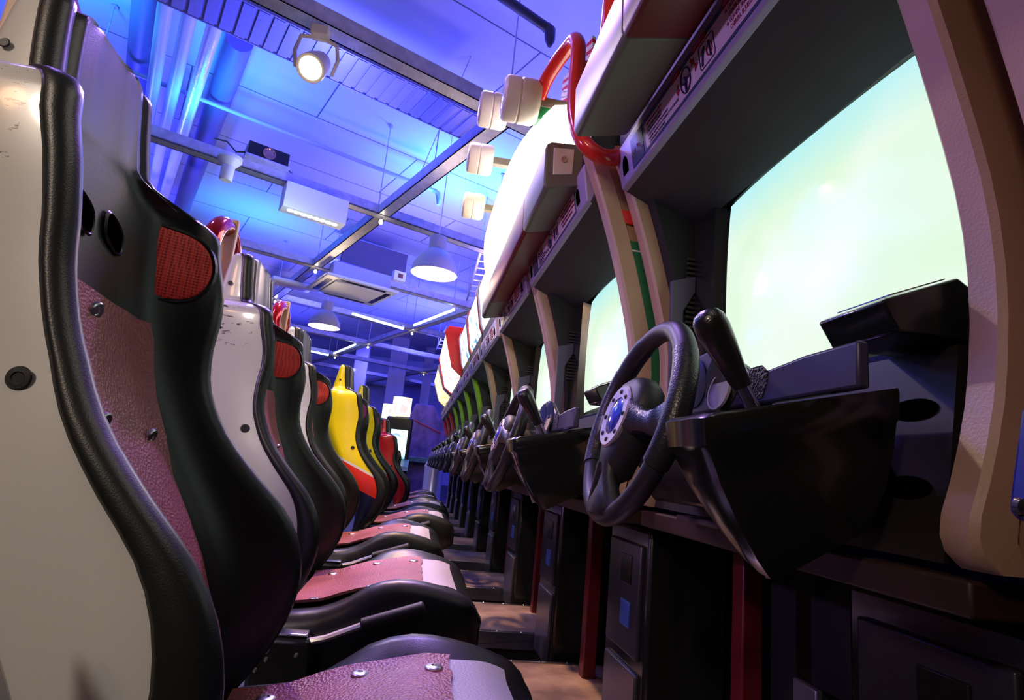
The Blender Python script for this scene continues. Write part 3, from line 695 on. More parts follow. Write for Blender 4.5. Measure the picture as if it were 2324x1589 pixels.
MB().loft([[atY(u, v, Y_) - cab2.location for u, v in ((1215, 1112), (1300, 1095), (1300, 1118), (1215, 1142))] for Y_ in (1.55, 1.56)]).build('bracket_tray', br_m, bk, bevel=.001)
MB().loft([[atY(u, v, Y_) - cab2.location for u, v in ((1196, 1056), (1220, 1078), (1226, 1100), (1208, 1108))] for Y_ in (1.545, 1.55)]).build('bracket_gusset', br_m, bk)
for t_, v_, sz in (('PRESS', 846, .011), ('INSERT COIN', 862, .016)):
    p = atX(1358, v_, .548); c2 = cab2.location
    text_mesh('screen_text', t_, sz, text_frame(p.x - c2.x - .012, p.y - c2.y, p.z - c2.z), emi('screen_text_glow', (1, 1, 1), 1.6), cab2)
# the neighbour on the camera's own side, only its rim in view
nb = thing('racing_cabinet', 'white-rimmed racing cabinet cut off by the right edge of the view', 'arcade cabinet', (0, -.39, 0), group='racing cabinets in a row')
for ch in cab.children:
    if ch.name.split('.')[0] in ('side_rim', 'side_panel', 'monitor_housing', 'lower_shelf', 'header_bar') and (ch.name.split('.')[0] not in ('side_rim', 'side_panel') or min(v.co.y for v in ch.data.vertices) > .5):
        c = ch.copy(); COL.objects.link(c); c.parent = nb
# white dashed writing on the second screen

# ================================================================== MARQUEES OVER THE CABINETS
glow_w = emi('lit_sign_white', (1.0, .93, .80), 3.2)
def bumper(name_root, y0, y1, x=.262):
    """rounded bumper with grey ends and a red middle"""
    pts = [(x + .012, 1.507), (x + .004, 1.512), (x, 1.522), (x - .004, 1.625), (x, 1.640), (x + .012, 1.648), (x + .10, 1.655), (x + .135, 1.63), (x + .138, 1.60), (x + .133, 1.545), (x + .122, 1.532)]
    rg = lambda y, s=0: [Vector((px, y, pz)) for px, pz in pts]
    L = y1 - y0; g = .32
    b = MB().loft([rg(y0), rg(y0 + g)]).build('bumper_end', grey_pl, name_root, bevel=.008)
    MB().loft([rg(y0 + g), rg(y1 - g)]).build('bumper_centre', red_dark, name_root, bevel=.004)
    e2 = MB().loft([rg(y1 - g), rg(y1)]).build('bumper_end', grey_pl, name_root, bevel=.008)
    for b_, y, s in ((b, y0, -1), (e2, y1, 1)):
        MB().loft([[Vector((x + px, y + s * .0005, pz)) for px, pz in ((.022, 1.548), (.018, 1.630), (.078, 1.636), (.078, 1.558))], [Vector((x + px, y + s * .003, pz)) for px, pz in ((.024, 1.550), (.02, 1.628), (.076, 1.634), (.076, 1.560))]]).build('end_cap', cream, b_, bevel=.001)
        MB().lathe([(.0001, 0), (.009, 0), (.009, .003), (.006, .003), (.005, .001), (.0001, .001)], (x + .05, y + s * .003, 1.598), (0, s, 0), 20).build('end_screw', steel, b_)
board_m = mat('printed_board', (.8, .75, .7), .2, coat=.5)
def marquee(y0, y1, dx, label):
    r = thing('light_up_marquee', label, 'sign', (dx, 0, 0), group='bumper marquees over the white-rimmed cabinets')
    bumper(r, y0 + .10, y1 - .10)
    # bulging lit sign
    prof = [(.36, 1.655), (.27, 1.662), (.225, 1.69), (.20, 1.73), (.195, 1.775), (.205, 1.82), (.24, 1.86), (.31, 1.875), (.44, 1.86), (.44, 1.655)]
    e0_, e1_ = (y0 + .3, y1 - .55) if y0 < 0 else (y0 + .2, y1 - .16); ys = [e0_ + (e1_ - e0_) * k / 24 for k in range(25)]; rg = []
    for k, y in enumerate(ys):
        t = 2 * k / 24 - 1; s = 1 - .25 * abs(t) ** 3
        rg.append([Vector((.44 + (x - .44) * s, y, 1.615 + (z - 1.615) * (1 - .12 * abs(t) ** 4))) for x, z in prof])
    MB().loft(rg).build('lit_sign', sign_m, r, smooth=60)
    MB().box((.44, y0 + .03, 1.60), (.56, y1 - .03, 2.05)).build('sign_back', green_pl, r, bevel=.02)
    # poster board between the tubes at each end
    for s, y in ((1, y1 - .12), (-1, y0 + .12)):
        pass
    for a, b in ((y0, 1), (y1 - .19, -1)):
        w = Vector((0, b, 0)); Y = lambda o: a + b * o
        pth = [(.43, Y(-.05), 1.545), (.375, Y(-.055), 1.535), (.335, Y(-.05), 1.56), (.315, Y(-.03), 1.61), (.305, Y(-.01), 1.69), (.305, Y(0), 1.78), (.305, Y(.0), 1.86), (.304, Y(.01), 1.895), (.300, Y(.035), 1.925), (.292, Y(.075), 1.93), (.275, Y(.12), 1.92), (.255, Y(.18), 1.895), (.245, Y(.22), 1.86)]
        if b < 0 and y0 < 0: pth = pth[4:]
        sm = []
        P_ = [Vector(p) for p in pth]
        for i in range(len(P_) - 1):
            p0, p1, p2, p3 = P_[max(i - 1, 0)], P_[i], P_[i + 1], P_[min(i + 2, len(P_) - 1)]
            for k in range(5):
                t = k / 5; sm.append(.5 * ((2 * p1) + (p2 - p0) * t + (2 * p0 - 5 * p1 + 4 * p2 - p3) * t * t + (3 * p1 - 3 * p2 + p3 - p0) * t ** 3))
        sm.append(P_[-1])
        MB().tube(sm, .0205, 16).build('roll_tube', red_paint, r, smooth=60)
        MB().tube([(.305, Y(0), 1.83), (.36, Y(.015), 1.835), (.44, Y(.03), 1.83)], .011, 12).build('tube_stay', red_paint, r, smooth=60)
        MB().box((.235, Y(.24) - .025, 1.79), (.30, Y(.24) + .025, 1.86)).build('tube_socket', green_pl, r, bevel=.006)
        # printed board between tube and driving lamp
        if b == 1 and y0 > 0:
            q = [atY(1278, 180, 1.64), atY(1345, 80, 1.50), atY(1345, 300, 1.50), atY(1268, 275, 1.64)]; q = [v - Vector((dx, 0, 0)) for v in q]
            MB().loft([q, [v + Vector((.012, .004, 0)) for v in q]]).build('printed_board', board_m, r, smooth=0)
            continue
        # sticker board facing the aisle
        MB().loft([[Vector((.335, Y(.02), 1.64)), Vector((.325, Y(.13), 1.64)), Vector((.315, Y(.16), 1.89)), Vector((.33, Y(.05), 1.90))], [Vector((.345, Y(.02), 1.64)), Vector((.335, Y(.13), 1.64)), Vector((.325, Y(.16), 1.89)), Vector((.34, Y(.05), 1.90))]]).build('printed_board', board_m, r, smooth=0)
    n = 4
    return r
sign_m = emi('lit_sign', (1.0, .93, .82), 5.0, (.8, .78, .7))
n_, l_ = nod(sign_m); bs = n_['Principled BSDF']; tc = n_.new('ShaderNodeTexCoord'); mp = n_.new('ShaderNodeMapping'); mp.inputs['Scale'].default_value = (3, 9, 14)
nz = n_.new('ShaderNodeTexNoise'); nz.inputs['Scale'].default_value = 1.4; nz.inputs['Detail'].default_value = 3; l_.new(tc.outputs['Object'], mp.inputs[0]); l_.new(mp.outputs[0], nz.inputs['Vector'])
cr = n_.new('ShaderNodeValToRGB'); e = cr.color_ramp.elements; e[0].position = .34; e[0].color = (1, .45, .40, 1); e[1].position = .44; e[1].color = (1, .95, .84, 1)
l_.new(nz.outputs['Fac'], cr.inputs['Fac']); l_.new(cr.outputs['Color'], bs.inputs['Emission Color'])
n_, l_ = nod(board_m); bs = n_['Principled BSDF']; tc = n_.new('ShaderNodeTexCoord'); wv = n_.new('ShaderNodeTexWave'); wv.inputs['Scale'].default_value = 9; wv.inputs['Distortion'].default_value = 6; wv.bands_direction = 'Z'
l_.new(tc.outputs['Object'], wv.inputs['Vector']); cr = n_.new('ShaderNodeValToRGB'); cr.color_ramp.interpolation = 'CONSTANT'; e = cr.color_ramp.elements
e[0].position = 0; e[0].color = (.6, .02, .02, 1); e[1].position = .35; e[1].color = (.85, .83, .78, 1); k = e.new(.75); k.color = (.06, .10, .16, 1); k = e.new(.85); k.color = (.85, .8, .7, 1)
l_.new(wv.outputs['Fac'], cr.inputs['Fac']); l_.new(cr.outputs['Color'], bs.inputs['Base Color'])
marquee(-.44, 1.27, .0, 'bumper marquee with red roll tubes right above the nearest cabinet')
marquee(1.33, 3.03, -.012, 'glaring lit marquee with a grey and red bumper over the second and third cabinets')
# round cream driving lamps in front of the lit marquee
def make_lamp():
    r = thing('driving_lamp', '', 'lamp')
    MB().lathe([(.0001, 0), (.050, 0), (.058, .006), (.060, .014), (.060, .040), (.056, .044), (.060, .048), (.060, .085), (.052, .098), (.0001, .100)], (-.1, 0, 0), (1, 0, 0), 32).build('housing', cream, r)
    MB().lathe([(.0001, -.004), (.03, -.003), (.046, 0), (.048, .002), (.0001, .002)], (-.1, 0, 0), (1, 0, 0), 32).build('lens', mat('lamp_lens', (.8, .8, .85), .08, coat=.5), r)
    MB().box((-.01, -.015, -.015), (.27, .015, .015)).build('mount', grey_pl, r, bevel=.002)
    return r
lamp = make_lamp()
for k, (x, y, z, lab, sc) in enumerate([(.235, 1.56, 1.845, 'largest and brightest cream round driving lamp, beside the red tube', 1.12), (.165, 1.80, 1.955, 'upper cream driving lamp against the blue ceiling, left of the brightest one', 1),
                           (.155, 2.10, 1.935, 'cream driving lamp below the ceiling beam corner, third from the red tube', 1), (.17, 2.52, 1.93, 'lowest and farthest of the cream driving lamps on the lit marquee', 1)]):
    o = lamp if k == 0 else copy_tree(lamp); o.location = (x, y, z); o.scale = (sc,) * 3; o['label'] = lab; o['group'] = 'cream driving lamps on the marquee'

def sign_letters_mat(name, base, ink, strength, sc=7, th=.60):
    m = emi(name, base, strength, (.6, .6, .6)); n, l = nod(m); b = n['Principled BSDF']; tc = n.new('ShaderNodeTexCoord')
    mp = n.new('ShaderNodeMapping'); mp.inputs['Scale'].default_value = (1, 1.6, 1); l.new(tc.outputs['Object'], mp.inputs[0])
    nz = n.new('ShaderNodeTexNoise'); nz.inputs['Scale'].default_value = sc; nz.inputs['Detail'].default_value = 2; nz.inputs['Distortion'].default_value = 1.2; l.new(mp.outputs[0], nz.inputs['Vector'])
    cr = n.new('ShaderNodeValToRGB'); e = cr.color_ramp.elements; e[0].position = th - .02; e[0].color = (*base, 1); e[1].position = th; e[1].color = (*ink, 1)
    l.new(nz.outputs['Fac'], cr.inputs['Fac']); l.new(cr.outputs['Color'], b.inputs['Emission Color']); return m
sgA = sign_letters_mat('lit_sign_teal_print', (.92, 1, 1), (.02, .25, .35), 1.5)
sgB = sign_letters_mat('lit_sign_warm_print', (1, .95, .80), (.9, .25, .30), 1.7, 9, .58)
sgC = sign_letters_mat('lit_sign_orange', (1, .62, .22), (1, .95, .6), 1.3, 8, .52)
def box_sign(y0, y1, dx, m, label, ends=None, bulge=0, z0=1.60, z1=2.0, x=.40):
    r = thing('lit_header_sign', label, 'sign', (dx, 0, 0), group='lit header signs along the cabinets')
    pr = [(x, z0), (x - .05 - bulge * .6, z0 + .10), (x - .10 - bulge, z1 - .05), (x - .09 - bulge * .8, z1)]
    pts = pr + [(x + .10, z1), (x + .10, z0)]
    MB().loft([[Vector((a, y0 + .02, b)) for a, b in pts], [Vector((a, y1 - .02, b)) for a, b in pts]]).build('lit_panel', m, r, smooth=0)
    em = ends or strip_m
    q = [(a - .012, b) for a, b in pr]; q[0] = (pr[0][0] - .01, z0 - .01); q = q + [(x + .11, z1 + .012), (x + .11, z0 - .01)]; q[3] = (q[3][0], z1 + .012)
    for y in (y0, y1 - .02): MB().prism([(a, y, b) for a, b in q], (0, .02, 0)).build('sign_end', em, r, smooth=0, bevel=.003)
    MB().box((x - .02, y0, z0 - .03), (x + .12, y1, z0 - .008)).build('lower_rail', strip_m, r, bevel=.003)
    return r
box_sign(3.08, 3.88, -.01, sgA, 'white lit header sign with teal print, nearest after the bumper marquee')
box_sign(3.93, 4.73, -.01, sgA, 'white lit header sign with teal print, second after the bumper marquee', mat('coral_end', (.85, .12, .10), .4))
box_sign(4.78, 5.58, -.01, sgA, 'white lit header sign next to the big red-ended one')
box_sign(5.66, 7.25, -.01, sgB, 'bulging lit sign with a bright red end panel', mat('bright_red_end', (.95, .03, .02), .35), .14, 1.58, 2.08)
box_sign(7.35, 8.85, -.01, sgC, 'farthest orange lit sign over the crimson-rimmed cabinets', None, .14, 1.56, 2.0)

# ================================================================== LIGHTING GRID UNDER THE CEILING
def beam(a, b, z=3.2, w=.13, h=.10):
    mb = MB(); d = (b - a).normalized(); s = Vector((-d.y, d.x, 0)) * w / 2; u = Vector((0, 0, h)); t = .012
    # inverted channel: web and two flanges
    for o0, o1, z0, z1 in ((-1, 1, 0, t), (-1, -1 + 2 * t / w, 0, h), (1 - 2 * t / w, 1, 0, h)):
        vs = [a + s * o0 + u * z0 / h, a + s * o1 + u * z0 / h, a + s * o1 + u * z1 / h, a + s * o0 + u * z1 / h]
        mb.loft([vs, [v + (b - a) for v in vs]])
    return mb
def gb(a0, b0, a1, b1, label, z=3.2):
    o = beam(lat(a0, b0, z), lat(a1, b1, z)).build('ceiling_beam', alu, smooth=0)
    return tag(o, label, 'beam', 'beams of the hanging lighting grid')
e_ = .024
names = ['wide aluminium grid beam crossing the top of the view', 'grid beam carrying the projector', 'grid beam passing over the dark air duct', 'grid beam in front of the round lit lamp', 'grid beam at the third tube light crossing',
         'grid cross beam sixth from the camera', 'grid cross beam seventh from the camera', 'farthest grid cross beam']
for k in range(-1, 7): gb(k, -2.2 if k > -1 else -1.5, k, 2.6 if k > -1 else .35, names[k + 1])
gb(-1 + e_, 0, 6, 0, 'long grid beam running through the bulb crossings above the aisle', 3.202)
gb(-.6, 1, 6, 1, 'long grid beam beside the marquees', 3.202)
gb(1, -1, 6, -1, 'long grid beam above the seats', 3.202)
gb(3, 2, 6, 2, 'short far grid beam behind the lit signs', 3.202)
# hanger rods
k = 0
rod_labs = ['hanger rod at the corner of the first beam near the driving lamps', 'hanger rod meeting the thin diagonal stay', 'hanger rod over the bulb crossing beside the white box lamp', 'hanger rod above the beam left of the dome lamp',
 'hanger rod over the ladder tray', 'hanger rod over the crossing left of the dark air duct', 'hanger rod left of the second seat head', 'hanger rod over the crossing by the bumper corner', 'hanger rod over the crossing above the second seat',
 'hanger rod where the blue tubes meet', 'hanger rod at the crossing past the blue tubes', 'hanger rod at the crossing over the third seat', 'hanger rod behind the second seat head', 'far hanger rod over the first yellow seat', 'far hanger rod left of the first yellow seat', 'hanger rod hidden mostly by the nearest seat head']
for (a, b) in ((-1, .0), (-.45, .02), (0, -.02), (0, .55), (.0, 1), (1, 0), (1, -1), (1, 1), (2, 0), (2, 1), (3, 1), (3, 0), (2, -1), (4, 1), (4, 0), (0, -1)):
    p = lat(a, b, 3.2); o = MB().tube([p, (p.x, p.y, CZ)], .006, 6).lathe([(.0001, 0), (.03, 0), (.02, .02), (.0001, .02)], (p.x, p.y, CZ - .02), (0, 0, 1), 8).build('hanger_rod', alu)
    tag(o, rod_labs[k], 'rod', 'thin hanger rods of the lighting grid'); k += 1
# diagonal stays
for a, b, c, d, z in ((-.45, .02, 0, .45, 3.22),):
    p = lat(a - .2, b, CZ); q = lat(a + .18, b, 3.3); o = MB().tube([p, q], .005, 6).build('diagonal_stay', alu); tag(o, 'thin diagonal stay beside the hanger rod above the beam', 'rod')
# little bulbs at the crossings
bulb_m = emi('bulb_glow', (1, .85, .6), 14)
first = None
for k, (a, b, l) in enumerate([(0, 0, 'bulb at the red-tinted beam crossing right of the white wall box'), (1, 0, 'bulb at the crossing left of the dark air duct'), (2, 0, 'bulb at the crossing above the second seat'), (1, 1, 'bulb at the crossing beside the marquee corner'),
                               (2, 1, 'bulb where the two blue tubes meet'), (3, 1, 'bulb at the crossing past the blue tubes'), (4, 1, 'bulb at the crossing over the first yellow seat'), (3, 2, 'bulb at the far crossing before the lit signs'), (4, 2, 'bulb at the farthest crossing left of the columns')]):
    if first is None:
        r = thing('grid_bulb', '', 'light bulb'); MB().lathe([(.0001, -.05), (.014, -.045), (.022, -.03), (.018, -.012), (.010, 0), (.0001, 0)], (0, 0, 0), (0, 0, 1), 14).build('bulb', bulb_m, r); MB().lathe([(.0001, 0), (.014, 0), (.014, .03), (.0001, .03)], (0, 0, 0), (0, 0, 1), 12).build('socket', steel, r); first = r; o = r
    else: o = copy_tree(first)
    o.location = lat(a, b, 3.17); o['label'] = l; o['group'] = 'small bulbs at the beam crossings'

# pendant lamps
shade_m = mat('painted_shade', (.50, .48, .50), .4)
def make_pendant():
    r = thing('pendant_lamp', '', 'pendant lamp')
    pr = [(.0001, .40), (.085, .40), (.09, .385), (.09, .26), (.13, .225), (.185, .16), (.225, .08), (.24, 0), (.235, -.004), (.228, .0), (.215, .075), (.175, .15), (.12, .21), (.0001, .22)]
    MB().lathe(pr, (0, 0, 0), (0, 0, 1), 40).build('shade', shade_m, r)
    MB().lathe([(.0001, .01), (.222, .01), (.222, .014), (.0001, .014)], (0, 0, 0), (0, 0, 1), 36).build('diffuser', emi('diffuser_glow', (1, .76, .52), 8), r)
    MB().tube([(0, 0, .40), (0, 0, 1.63)], .006, 6).build('cord', white_box, r)
    l = bpy.data.lights.new('pendant_glow', 'POINT'); lo = bpy.data.objects.new('pendant_glow', l); COL.objects.link(lo); l.energy = 35; l.color = (1, .75, .5); l.shadow_soft_size = .12; lo.location = (0, 0, -.12); lo.parent = r
    return r
pen = make_pendant()
for k, (u, v, z, l) in enumerate([(985, 622, 2.62, 'hanging dome lamp glowing warm left of the cabinet marquee'), (735, 742, 2.62, 'glowing dome lamp above the second and third seats, its shade lost in glare')]):
    o = pen if k == 0 else copy_tree(pen); o.location = atZ(u, v, z); o['label'] = l; o['group'] = 'hanging dome lamps'
print('pendants', [tuple(round(c, 2) for c in atZ(u, v, 2.62)) for u, v in ((985, 622), (735, 742), (1070, 712))])

# spot lamp with yoke under the first beam
sp = atZ(712, 150, 2.92); r = thing('stage_spotlight', 'glaring cream spotlight in a yoke under the nearest beam', 'spotlight', sp)
ax_ = Vector((-.10, -.65, -.75)).normalized()
MB().lathe([(.0001, -.16), (.045, -.16), (.06, -.12), (.078, -.02), (.082, .06), (.078, .06), (.0001, .03)], (0, 0, 0), ax_, 28).build('spot_housing', cream, r)
MB().lathe([(.0001, .052), (.079, .052), (.0001, .068)], (0, 0, 0), ax_, 28).build('spot_lens', emi('spot_glow', (1, .80, .62), 22), r)
MB().tube([(.10, .03, -.02), (.12, .03, .08), (.10, .03, .18), (0, .02, .21), (-.10, .0, .18), (-.12, 0, .08), (-.10, 0, -.02)], .012, 8).build('yoke', cream, r)
MB().box((-.05, -.03, .20), (.05, .05, .26)).build('clamp', cream, r, bevel=.005)
l = light('SPOT', 'stage_spot_beam', sp + ax_ * .08, (1, .78, .6), 90, .05, sp + ax_ * 2, math.radians(110), .6)
# projector on its shelf
pj = lat(-.04, -1.02 + .29, 3.31); pj = atZ(604, 362, 3.36)
PJ = r = thing('video_projector', 'black box projector with round lens on the second grid beam', 'projector', pj, math.atan2(.4305, .9026))
MB().box((-.24, -.16, -.08), (.24, .16, .10)).build('body', black_gloss, r, bevel=.01)
MB().lathe([(.0001, 0), (.075, 0), (.075, .03), (.062, .03), (.055, .008), (.0001, .006)], (.0, -.16, .0), (0, -1, 0), 28).build('lens', mat('copper_lens', (.6, .35, .25), .15, metal=.8), r)
MB().box((-.26, -.20, -.11), (.26, .18, -.085)).build('shelf_plate', alu, r, bevel=.003)
MB().tube([(-.24, 0, 0), (-.34, .02, -.03), (-.46, -.02, .04), (-.60, 0, .03)], .010, 6).build('cable', rubber, r)
MB().tube([(.24, 0, -.02), (.34, .02, -.06), (.38, -.02, -.13), (.36, 0, -.18)], .008, 6).build('cable', rubber, r)
PJ.scale = (.75,) * 3
# small white speaker cone under that beam
q = atZ(516, 388, 3.02); r = thing('ceiling_fitting', 'small white cone-shaped fitting hanging below the projector beam', 'fitting', q)
MB().lathe([(.0001, .13), (.10, .13), (.10, .10), (.055, .04), (.052, -.08), (.045, -.09), (.0001, -.09)], (0, 0, 0), (0, 0, 1), 24).build('cone', white_box, r)
# white box with a row of small lamps
q = atZ(712, 478, 3.0); r = thing('box_lamp', 'white box lamp with a row of lit holes below the second beam', 'lamp', q, math.atan2(.4305, .9026))
r.scale = (.78,) * 3
MB().box((-.38, -.12, -.10), (.38, .12, .22)).build('box', white_box, r, bevel=.006)
for k in range(8): MB().lathe([(.0001, 0), (.034, 0), (.034, .006), (.0001, .006)], (-.27 + k * .077, -.02, -.107), (0, 0, 1), 14).build('lit_hole', emi('led_glow', (.85, .95, 1), 5), r)
l = bpy.data.lights.new('box_glow', 'POINT'); lo = bpy.data.objects.new('box_glow', l); COL.objects.link(lo); l.energy = 8; l.color = (.6, .8, 1); l.shadow_soft_size = .1; lo.location = q + Vector((-.1, -.5, -.35))

# blue-white tube lights on the beams
tube_m = emi('tube_glow', (.62, .85, 1), 5)
def tube_light(p, q, label):
    r = thing('tube_light', label, 'tube light', p, group='blue-white tube lights on the grid')
    d = q - p; MB().tube([Vector((0, 0, 0)), d], .022, 10).build('tube', tube_m, r); MB().box((-.02, -.02, .02), (.02, .02, .06)).build('bracket', white_box, r); MB().tube([(0, 0, .05), (0, 0, CZ - p.z)], .004, 5).build('hanger', alu, r)
    return r
for (u0, v0, u1, v1, lab) in [(1030, 703, 940, 738, 'short blue-white tube light right of the bulb crossing, below the air duct'), (915, 746, 800, 712, 'long blue-white tube light left of the crossing under the air duct'),
                              (806, 782, 758, 802, 'short blue-white tube light above the yellow seat'), (745, 806, 700, 796, 'blue-white tube light just right of the third seat head')]:
    tube_light(atZ(u0, v0, 3.14), atZ(u1, v1, 3.14), lab)

# air conditioning cassette and the dark duct box above it
q = atZ(797, 662, 3.05); ang = math.atan2(.4305, .9026)
r = thing('air_conditioning_unit', 'square white ceiling cassette with slots in the middle of the grid', 'air conditioner', q, ang)
r.scale = (.84,) * 3
MB().box((-.62, -.62, .0), (.62, .62, .05)).build('frame', white_box, r, bevel=.01)
MB().box((-.42, -.42, -.02), (.42, .42, .0)).build('centre_panel', mat('grey_white_panel', (.9, .9, .92), .5), r, bevel=.01)
for k in range(4):
    M = Matrix.Rotation(k * PI / 2, 4, 'Z'); MB().box((-.42, .46, -.004), (.42, .55, .002), M=M).build('air_slot', black_gloss, r)
MB().box((-.50, -.50, .05), (.50, .50, .30)).build('body', mat('lilac_metal', (.45, .45, .6), .5), r)
q = atZ(840, 600, 3.75); r = thing('duct_box', 'dark blue rectangular duct box above the ceiling cassette', 'duct', q, ang)
r.scale = (.62,) * 3
MB().box((-.85, -.35, -.25), (.85, .75, .42)).build('casing', mat('dark_duct', (.13, .12, .22), .5), r, bevel=.01)
MB().box((-.98, -.30, -.2), (-.85, .6, .3)).build('collar', alu, r, bevel=.01)
q = atZ(905, 628, 3.25); r = thing('junction_box', 'little white junction box with a small display on the beam', 'junction box', q, ang)
MB().box((-.09, -.05, -.07), (.09, .05, .07)).build('box', white_box, r, bevel=.01); MB().box((-.03, -.056, -.03), (.04, -.05, .03)).build('display', mat('brown_display', (.2, .08, .05), .3), r)
q = atZ(660, 650, 3.12); r = thing('flood_light', 'flat white flood light fitting on the beam right of the second seat head', 'flood light', q, ang)
MB().box((-.30, -.17, 0), (.30, .17, .06)).build('housing', white_box, r, bevel=.02, seg=3); MB().box((-.22, -.11, -.008), (.22, .11, 0)).build('diffuser', mat('amber_glass', (.7, .6, .55), .3), r, bevel=.004)

# pipes and ducts along the ceiling
def run(name, u0, v0, u1, v1, z, rad, m, label, cat='pipe', ext0=0, ext1=0, grp=None):
    p, q = atZ(u0, v0, z), atZ(u1, v1, z); d = (q - p); p = p - d * ext0; q = q + d * ext1
    return tag(MB().tube([p, q], rad, 14).build(name, m, smooth=60), label, cat, grp)
run('foil_duct', 505, 0, 372, 445, 3.78, .055, foil, 'shiny foil-wrapped duct running along the ceiling behind the seats', 'duct', .3, .35)
run('ceiling_pipe', 437, 0, 362, 350, 3.79, .052, pipe_m, 'blue-grey pipe right beside the shiny duct', 'pipe', .3, .6, 'blue-grey ceiling pipes')
run('ceiling_pipe', 377, 0, 340, 250, 3.79, .052, pipe_m, 'blue-grey pipe farther left, nearest the seat head', 'pipe', .3, .8, 'blue-grey ceiling pipes')
run('ceiling_pipe', 545, 90, 408, 485, 4.1, .11, mat('dark_blue_tube', (.16, .16, .4), .5), 'dark blue tube shaping the beam shadow right of the shiny duct', 'duct', 0, .4)  # solid dark tube drawn where a beam shadow falls on the ceiling
run('ceiling_pipe', 330, 20, 282, 420, 4.1, .10, mat('dark_blue_tube', (.16, .16, .4), .5), 'thick dark blue duct mostly hidden by the nearest seat', 'duct', .2, .4)
sprA = run('sprinkler_pipe', 380, 195, 985, 432, 3.93, .022, pipe_m, 'long thin sprinkler pipe crossing the ceiling from the ducts', 'pipe', .3, .0, 'sprinkler pipes')
p = atZ(985, 432, 3.93); MB().tube([p, p + Vector((.05, .02, -.02)), p + Vector((.07, .03, -.10)), p + Vector((.07, .03, -.16))], [.03, .03, .03, .015], 10).build('elbow_head', pipe_m, sprA, smooth=60)
sprB = run('sprinkler_pipe', 1135, -10, 1240, 62, 3.9, .035, mat('dark_pipe', (.05, .05, .12), .4), 'dark sprinkler pipe at the top edge above the red tube', 'pipe', .5, 0, 'sprinkler pipes')
p = atZ(1240, 62, 3.9); MB().tube([p, p + Vector((.03, 0, -.02)), p + Vector((.035, 0, -.10)), p + Vector((.035, 0, -.15))], [.04, .042, .038, .015], 10).build('elbow_head', mat('dark_pipe', (.05, .05, .12), .4), sprB, smooth=60)
# perforated cable tray above the first beam
t0, t1 = atZ(470, 10, 3.62), atZ(1085, 300, 3.62); d = (t1 - t0); L_ = d.length; d.normalize(); s_ = Vector((-d.y, d.x, 0))
tray_m = mat('perforated_tray', (.30, .30, .45), .4, metal=.3)
mb = MB(); t0b = t0 - d * 1.2; n = int((L_ + 1.2) / .1)
for k in range(n): 
    a = t0b + d * (k * .1); q = [a - s_ * .19, a + d * .07 - s_ * .19, a + d * .07 + s_ * .19, a + s_ * .19]; mb.loft([q, [v + Vector((0, 0, .012)) for v in q]])
for sg in (-1, 1):
    a, b = t0b + s_ * .2 * sg, t1 + s_ * .2 * sg; q = [a, a + s_ * .01 * sg, a + s_ * .01 * sg + Vector((0, 0, .07)), a + Vector((0, 0, .07))]; mb.loft([q, [v + (b - a) for v in q]])
q = [t0b + Vector((0, 0, .013)) - s_ * .19, t0b + Vector((0, 0, .013)) + s_ * .19, t0b + Vector((0, 0, .02)) + s_ * .19, t0b + Vector((0, 0, .02)) - s_ * .19]; mb.loft([q, [v + (t1 - t0b) for v in q]])
tag(mb.build('cable_tray', tray_m, smooth=0), 'wide slotted cable tray above the nearest beam', 'cable tray')
# ladder tray beside the marquees
def ladder(p, q, w, n, label, m=alu):
    r = thing('ladder_tray', label, 'cable tray', p, group='ladder cable trays'); d = q - p; s = Vector((-d.y, d.x, 0)).normalized() * w / 2
    MB().tube([-s, -s + d], .018, 6).build('side_rail', m, r); MB().tube([s, s + d], .018, 6).build('side_rail', m, r)
    for e in (-s + d * .1, s + d * .1, -s + d * .9, s + d * .9): MB().tube([e, Vector((e.x, e.y, CZ - p.z))], .008, 6).build('hanger', m, r)
    for k in range(n):
        c = d * ((k + .5) / n); MB().tube([c - s, c + s], .012, 6).build('rung', m, r)
ladder(atZ(1085, 690, 3.5), atZ(1135, 555, 3.5), .42, 10, 'ladder cable tray rising beside the bright marquee')
ladder(atZ(1035, 800, 3.5), atZ(1095, 705, 3.5), 1.0, 9, 'wide wire cable tray above the white lit signs')

# ================================================================== FAR END OF THE HALL
col_m = mat('lilac_column', (.62, .60, .78), .7)
for k, (u, y, w, l) in enumerate([(886, 17, .5, 'pale lilac column behind the yellow seats'), (957, 18, .28, 'narrow pale column left of the lit signs'), (800, 18, .4, 'pale column hidden mostly behind the nearer yellow seat')]):
    b = atY(u, 950, y); tag(MB().box((b.x - w / 2, y, 0), (b.x + w / 2, y + w, CZ)).build('column', col_m, bevel=.01), l, 'column', 'columns at the far wall')
b0, b1 = atY(893, 950, 19.5), atY(950, 950, 19.5)
tag(MB().box((b0.x, 19.6, 1.7), (b1.x, 19.9, 3.4)).build('dark_wall_panel', mat('dark_blue_panel', (.05, .05, .2), .4), bevel=.01), 'dark blue panel on the far wall between the columns', 'panel')
